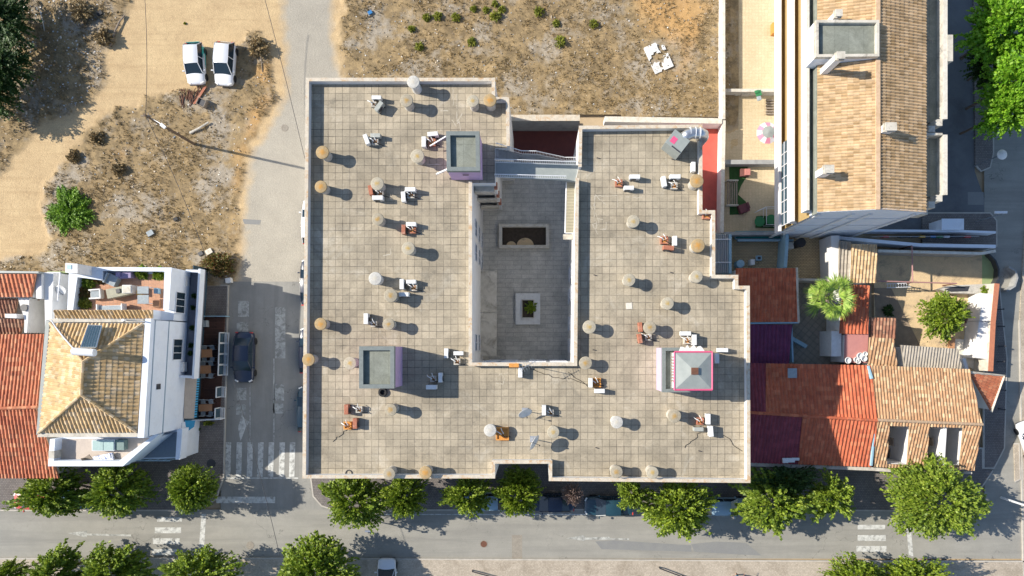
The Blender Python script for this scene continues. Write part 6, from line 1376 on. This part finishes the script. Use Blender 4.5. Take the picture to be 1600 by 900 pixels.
for i, (a, b_) in enumerate(((1568, 483), (1569, 510), (1571, 541), (1569, 565), (1571, 610), (1570, 640))):
    x, y, _ = W(a, b_, 1); e = thing('bollard', ['topmost', 'second', 'third', 'fourth', 'fifth', 'lowest'][i]+' dark bollard down the right-hand pavement', 'bollard', (x, y, .1), group='bollards by the right-hand street'); obj('post', MB().lathe([(.06, 0), (.05, .85), (.08, .9), (.03, 1.0)], n=10), M['dark'], e); obj('arm', MB().box((-.3, 0, .9), (.6, .04, .04)), M['dark'], e)

# ---------- cars ----------
def car(px, py, rz, L_, w_, body, label, h=1.45, kind='hatch', z=.02, accents=None, zt=1.0):
    x, y, _ = W(px, py, zt); e = thing('parked_car', label, 'car', (x, y, z), R(rz), 'parked cars')
    # front towards +y
    st = [(-.5, .60, .55, .62), (-.485, .80, .50, .80), (-.44, .93, .48, .92), (-.30, 1, .46, .95), (0, 1, .46, .93), (.22, 1, .46, .90), (.36, .98, .46, .84), (.45, .90, .48, .74), (.485, .76, .5, .66), (.5, .58, .52, .60)]
    mb = MB(); k = 9
    for t, wf, bl, ht in st:
        hw = w_/2*wf; yy = t*L_
        mb.v += [(-hw*.9, yy, .2), (-hw, yy, .35), (-hw, yy, .62), (-hw*.93, yy, ht), (0, yy, ht+.05), (hw*.93, yy, ht), (hw, yy, .62), (hw, yy, .35), (hw*.9, yy, .2)]
    for i in range(len(st)-1):
        for j in range(k): mb.f.append((i*k+j, i*k+(j+1) % k, (i+1)*k+(j+1) % k, (i+1)*k+j)[::-1])
    mb.f += [tuple(range(k))[::-1][::-1], tuple((len(st)-1)*k+j for j in range(k-1, -1, -1))]
    bo = obj('body', mb, body, e, smooth=True); sm = bo.modifiers.new('s', 'SUBSURF'); sm.levels = sm.render_levels = 2
    rear = -.47 if kind == 'hatch' else -.40; rt = -.36 if kind == 'hatch' else -.22
    g_ = MB(); stn = [(rear, .80, .86), (rt, .72, h-.05), (-.02, .74, h), (.08, .72, h-.05), (.27, .84, .88)]
    for t, wf, zz in stn:
        hw = w_/2*wf; g_.v += [(-w_/2*.92, t*L_, .84), (-hw, t*L_, zz), (hw, t*L_, zz), (w_/2*.92, t*L_, .84)]
    for i in range(4):
        for j in range(3): g_.f.append((i*4+j, i*4+j+1, (i+1)*4+j+1, (i+1)*4+j)[::-1])
    g_.f += [(0, 1, 2, 3), (19, 18, 17, 16)]
    obj('windows', g_, M['glass'], e)
    r_ = MB(); rs = [(rt-.005, .70, h-.035), (rt+.1, .74, h+.015), (-.02, .75, h+.025), (.075, .71, h-.03)]
    for t, wf, zz in rs:
        hw = w_/2*wf; r_.v += [(-hw, t*L_, zz-.03), (-hw*.9, t*L_, zz+.015), (hw*.9, t*L_, zz+.015), (hw, t*L_, zz-.03)]
    for i in range(3):
        for j in range(3): r_.f.append((i*4+j, i*4+j+1, (i+1)*4+j+1, (i+1)*4+j)[::-1])
    obj('roof', r_, body, e, smooth=True)
    for s_ in (-1, 1):
        p_ = MB(); p_.tube([(s_*w_/2*.9, .265*L_, .9), (s_*w_/2*.72, .08*L_, h-.03)], .035, 5); p_.tube([(s_*w_/2*.72, rt*L_, h-.03), (s_*w_/2*.86, rear*L_, .88)], .045, 5); p_.tube([(s_*w_/2*.93, -.08*L_, .88), (s_*w_/2*.76, -.08*L_, h-.01)], .035, 5)
        p_.tube([(s_*w_/2*.72, rt*L_, h-.01), (s_*w_/2*.75, -.02*L_, h+.01), (s_*w_/2*.72, .08*L_, h-.02)], .03, 5)
        obj('pillar', p_, body, e)
    for s_ in (-1, 1):
        obj('wing_mirror', MB().box((s_*(w_/2+.08), .2*L_, .95), (.2, .12, .13)), body, e, bevel=.03)
        obj('headlight', MB().box((s_*w_/2*.68, .462*L_, .66), (.36, .16, .12), M=Matrix.Rotation(-s_*.5, 4, 'Z')), M['plastic'], e, bevel=.03)
        obj('tail_light', MB().box((s_*w_/2*.72, -.478*L_, .75), (.28, .1, .16)), M['red'], e, bevel=.03)
        for t in (-.31, .31):
            wo = MB().lathe([(.2, -.1), (.31, -.1), (.33, -.07), (.33, .07), (.31, .1), (.2, .1)], n=20); o = obj('wheel', wo, M['black'], e); o.rotation_euler = (0, pi/2, 0); o.location = (s_*(w_/2-.09), t*L_, .33)
            ri = obj('rim', MB().lathe([(.2, -.05), (.2, .06), (.05, .09)], n=16), M['metal'], o)
    obj('bumper', MB().box((0, .49*L_, .38), (w_*.8, .12, .14)), M['dark'], e, bevel=.04)
    obj('number_plate', MB().box((0, -.497*L_, .5), (.5, .03, .11)), M['plastic'], e)
    if accents:
        a_ = MB()
        for s_ in (-1, 1):
            a_ = MB().add([(s_*(w_/2+.012), -.40*L_, .36), (s_*(w_/2+.012), .10*L_, .36), (s_*(w_/2+.012), -.05*L_, .66), (s_*(w_/2-.05), -.2*L_, .93), (s_*(w_/2-.05), -.38*L_, .93)], [(0, 1, 2, 3, 4)]); obj('side_decal', a_, accents, e)
        obj('rear_panel', MB().box((0, -.487*L_, .80), (w_*.72, .05, .3)), accents, e, bevel=.02)
    return e
def paint(n, c, met=0): 
    m, nt, b = nodes(n); b.inputs['Base Color'].default_value = (*c, 1); b.inputs['Roughness'].default_value = .32; b.inputs['Coat Weight'].default_value = .7; b.inputs['Metallic'].default_value = met; return m
cw = paint('white_car_paint', (.72, .73, .75)); cn = paint('navy_car_paint', (.012, .02, .045)); cbk = paint('black_car_paint', (.01, .012, .015)); cbl = paint('pale_blue_car_paint', (.30, .42, .5)); cte = paint('teal_car_paint', (.015, .05, .07)); crd = paint('red_car_paint', (.5, .06, .04)); cbb = paint('blue_car_paint', (.03, .12, .25))
tl = plain('teal_green_decal', (.03, .42, .38), .4)
car(302, 97, 180+3, 3.85, 1.75, cw, 'white hatchback with teal and green side stickers, left one of two on the dirt', accents=tl, h=1.5)
car(349, 97, 180-4, 4.05, 1.8, cw, 'plain white hatchback, right one of two on the dirt', h=1.6)
car(379, 558, 180-1, 4.75, 1.9, cn, 'dark navy car parked beside the cafe deck', h=1.5, kind='sedan')
car(485, 346, 0, 4.2, 1.75, cw, 'white car mostly hidden by the left edge of the big roof')
car(483, 441, 0, 4.4, 1.8, cn, 'dark blue car mostly hidden by the big roof, next below the white one', kind='sedan')
car(481, 548, 0, 4.3, 1.8, cn, 'dark car mostly hidden by the big roof, level with the left stairhouse')
car(478, 640, 0, 4.3, 1.8, cte, 'dark teal car mostly hidden by the big roof, lowest of the four')
car(753, 785, 90, 4.1, 1.7, cbl, 'pale blue car under the spreading street tree')
car(862, 787, 90, 4.3, 1.75, cn, 'dark navy car between the notch tree and the twiggy tree', kind='sedan')
car(952, 792, 90, 4.6, 1.85, cte, 'dark teal car with glass roof right of the twiggy tree', kind='sedan')
car(1135, 793, -90, 4.0, 1.7, cbl, 'pale blue car between the two broad street trees')
car(122, 782, 90, 4.2, 1.75, cbb, 'blue car nearly hidden between the two left street trees')
car(50, 783, 90, 3.9, 1.7, crd, 'red car nearly hidden under the left edge tree')
car(603, 908, 0, 4.0, 1.75, cw, 'white car cut by the bottom edge right of the dense tree')
car(1617, 692, 20, 4.2, 1.75, cw, 'white car cut by the right edge near the kerb island')

# ---------- small things in the lots ----------
def log(pts, r, m, label, name='log', cat='log'): tag(obj(name, MB().tube(pts, r, 7, r*.6), m), label, cat)
log([W(297, 208, .2), W(312, 200, .35), W(326, 191, .3)], .13, M['cement'], 'pale concrete beam lying on the dry lot below the rusty scrap', 'beam', 'beam')
log([W(172, 72, .2), W(180, 48, .25), W(187, 33, .25), W(195, 24, .2)], .1, M['oldwood'], 'long grey branch beside the dirt track, top left')
log([W(63, 18, .15), W(67, 34, .2), W(70, 50, .15)], .07, M['copingw'], 'short pale stick in the shade of the evergreens')
log([W(405, 70, .2), W(408, 90, .25), W(410, 112, .2)], .06, M['oldwood'], 'thin pale branch right of the parked cars')
e = thing('scrap_pile', 'pile of rusty rods and boards on the dry lot below the parked cars', 'scrap', W(300, 152, 0)); rr = random.Random(3)
mb = MB()
for i in range(34):
    a = rr.uniform(.9, 2.1); x_, y_ = rr.uniform(-1.0, .9), rr.uniform(-.5, .5); l = rr.uniform(.5, 1.1); mb.box((x_, y_, .12+.1*rr.random()), (l*1.2, .05, .05), rz=a)
obj('rods', mb, M['rust'], e); mb = MB()
for i in range(4): mb.box((.75+i*.07, .1, .2+.03*i), (1.9, .1, .05), rz=1.0)
obj('boards', mb, M['brick'], e)
box_thing('wooden_crate', 'open wooden box beside the rusty scrap pile', 'crate', 319, 163, .1, [('side', [((0, .32, .3), (.8, .06, .6)), ((0, -.32, .3), (.8, .06, .6)), ((.38, 0, .3), (.06, .58, .6)), ((-.38, 0, .3), (.06, .58, .6))], M['oldwood']), ('inside', [((0, 0, .3), (.68, .56, .3))], M['dark'])], -25)
x, y, _ = W(1028, 91, 0); gxs = np.linspace(-.95, .95, 27); gys = np.linspace(-1.35, 1.35, 39); GX, GY = np.meshgrid(gxs, gys)
nz = vnoise(GX+50, GY+50, 1.5, 12, 4); hz = vnoise(GX+20, GY+20, 1.0, 13, 3)*.1; mb = MB()
mb.v = [(float(a_), float(b_), float(c_)) for a_, b_, c_ in zip(GX.ravel(), GY.ravel(), hz.ravel())]
for j in range(38):
    for i in range(26):
        if nz[j, i] < .59: mb.f.append((j*27+i, j*27+i+1, j*27+28+i, j*27+27+i))
so_ = obj('broken_sheet', mb, M['plastic'], loc=(x, y, gh(x, y)+.08), rz=.42); so_.modifiers.new('t', 'SOLIDIFY').thickness = .03
tag(so_, 'broken white rectangular sheet lying on the orange corner of the dry lot', 'sheet')
for a, b_, s_, l, m_ in ((234, 364, .6, 'grey square tile lying in the dry lot', M['fabric']), (313, 396, .45, 'dark stone near the hedge end of the dry lot', M['dark']), (274, 342, .4, 'black bag lying in the dry lot', M['black']), (155, 20, .5, 'black bag at the top left of the lot', M['black']), (578, 19, .4, 'blue scrap near the top edge of the lot', M['blue']), (326, 393, .6, 'pale board near the hedge end of the dry lot', M['copingw']), (213, 61, .01, '', None)):
    if m_: loosebox(a, b_, gh(*W(a, b_, 0)[:2]), (s_, s_*.8, .15), 30, m_, l, 'debris', 'debris')
# person and bars at the bottom edge
def person(px, py, label):
    x, y, _ = W(px, py, .1); e = None
    V = [(0, 0, .95), (0, .02, 1.15), (0, .04, 1.38), (0, .03, 1.5), (0, .05, 1.6), (0, .06, 1.72),
         (.2, .03, 1.42), (.42, .18, 1.25), (.62, .38, 1.2), (-.2, .03, 1.42), (-.32, -.02, 1.15), (-.34, .1, .92),
         (.1, 0, .9), (.13, .12, .5), (.14, -.02, .1), (.15, .14, .04), (-.1, 0, .9), (-.12, -.1, .5), (-.13, -.25, .12), (-.14, -.1, .05)]
    E = [(0, 1), (1, 2), (2, 3), (3, 4), (4, 5), (2, 6), (6, 7), (7, 8), (2, 9), (9, 10), (10, 11), (0, 12), (12, 13), (13, 14), (14, 15), (0, 16), (16, 17), (17, 18), (18, 19)]
    Rr = [.15, .15, .17, .06, .09, .09, .08, .05, .035, .08, .05, .035, .11, .07, .05, .045, .11, .07, .05, .045]
    me = bpy.data.meshes.new('person'); me.from_pydata(V, E, []); o = bpy.data.objects.new('person', me); COL.objects.link(o)
    sk_ = o.modifiers.new('skin', 'SKIN'); 
    for i, sv in enumerate(me.skin_vertices[0].data): sv.radius = (Rr[i], Rr[i]*.8); sv.use_root = (i == 0)
    ss = o.modifiers.new('sub', 'SUBSURF'); ss.levels = ss.render_levels = 1
    me.materials.append(M['skin']); o.location = (x, y, .12); tag(o, label, 'person')
    sh_ = MB(); sh_.tube([(0, 0, .93), (0, .02, 1.15), (0, .04, 1.38), (0, .035, 1.47)], .205, 12, .15); sh_.tube([(0, .04, 1.4), (.22, .03, 1.42), (.36, .13, 1.3)], .1, 8, .075); sh_.tube([(0, .04, 1.4), (-.22, .03, 1.42), (-.3, 0, 1.25)], .1, 8, .075); obj('shirt', sh_, plain('bright_blue_cotton', (.02, .35, .75), .8), o, smooth=True)
    tr = MB(); tr.tube([(.08, 0, .98), (.1, .02, .9), (.13, .12, .5)], .13, 10, .09); tr.tube([(-.08, 0, .98), (-.1, -.02, .9), (-.12, -.1, .5)], .13, 10, .09); obj('shorts', tr, M['dark'], o, smooth=True)
    hr = MB().lathe([(.1, -.06), (.115, .02), (.1, .09), (.05, .13), (.01, .14)], c=(0, .04, 1.72), n=14); obj('hair', hr, M['hair'], o, smooth=True)
    hd = MB()
    for s_, tip in ((1, (.62, .38, 1.2)), (-1, (-.34, .1, .92))):
        for k in range(4): hd.tube([tip, (tip[0]+.03*(k-1.5), tip[1]+.07, tip[2]-.01), (tip[0]+.035*(k-1.5), tip[1]+.11-.005*k, tip[2]-.03)], .009, 5)
        hd.tube([tip, (tip[0]-s_*.05, tip[1]+.03, tip[2]), (tip[0]-s_*.06, tip[1]+.06, tip[2]-.01)], .01, 5)
    obj('fingers', hd, M['skin'], o, smooth=True)
person(1147, 897, 'person in a bright blue shirt walking on the pavement at the bottom edge')
for a, b_, l in (((1031, 888), (1068, 902), 'dark metal bar barrier left of the person at the bottom edge'), ((738, 893), (775, 903), 'dark metal bar barrier right of the white car at the bottom edge')):
    p0, p1 = Vector(W(*a, .5)), Vector(W(*b_, .5)); e = thing('bar_barrier', l, 'barrier', (p0.x, p0.y, .12)); obj('rail', MB().tube([(0, 0, .4), tuple(p1-p0+Vector((0, 0, .4)))], .06), M['dark'], e); obj('post', MB().tube([(0, 0, 0), (0, 0, .42)], .06), M['dark'], e); obj('post', MB().tube([tuple(p1-p0), tuple(p1-p0+Vector((0, 0, .42)))], .06), M['dark'], e)
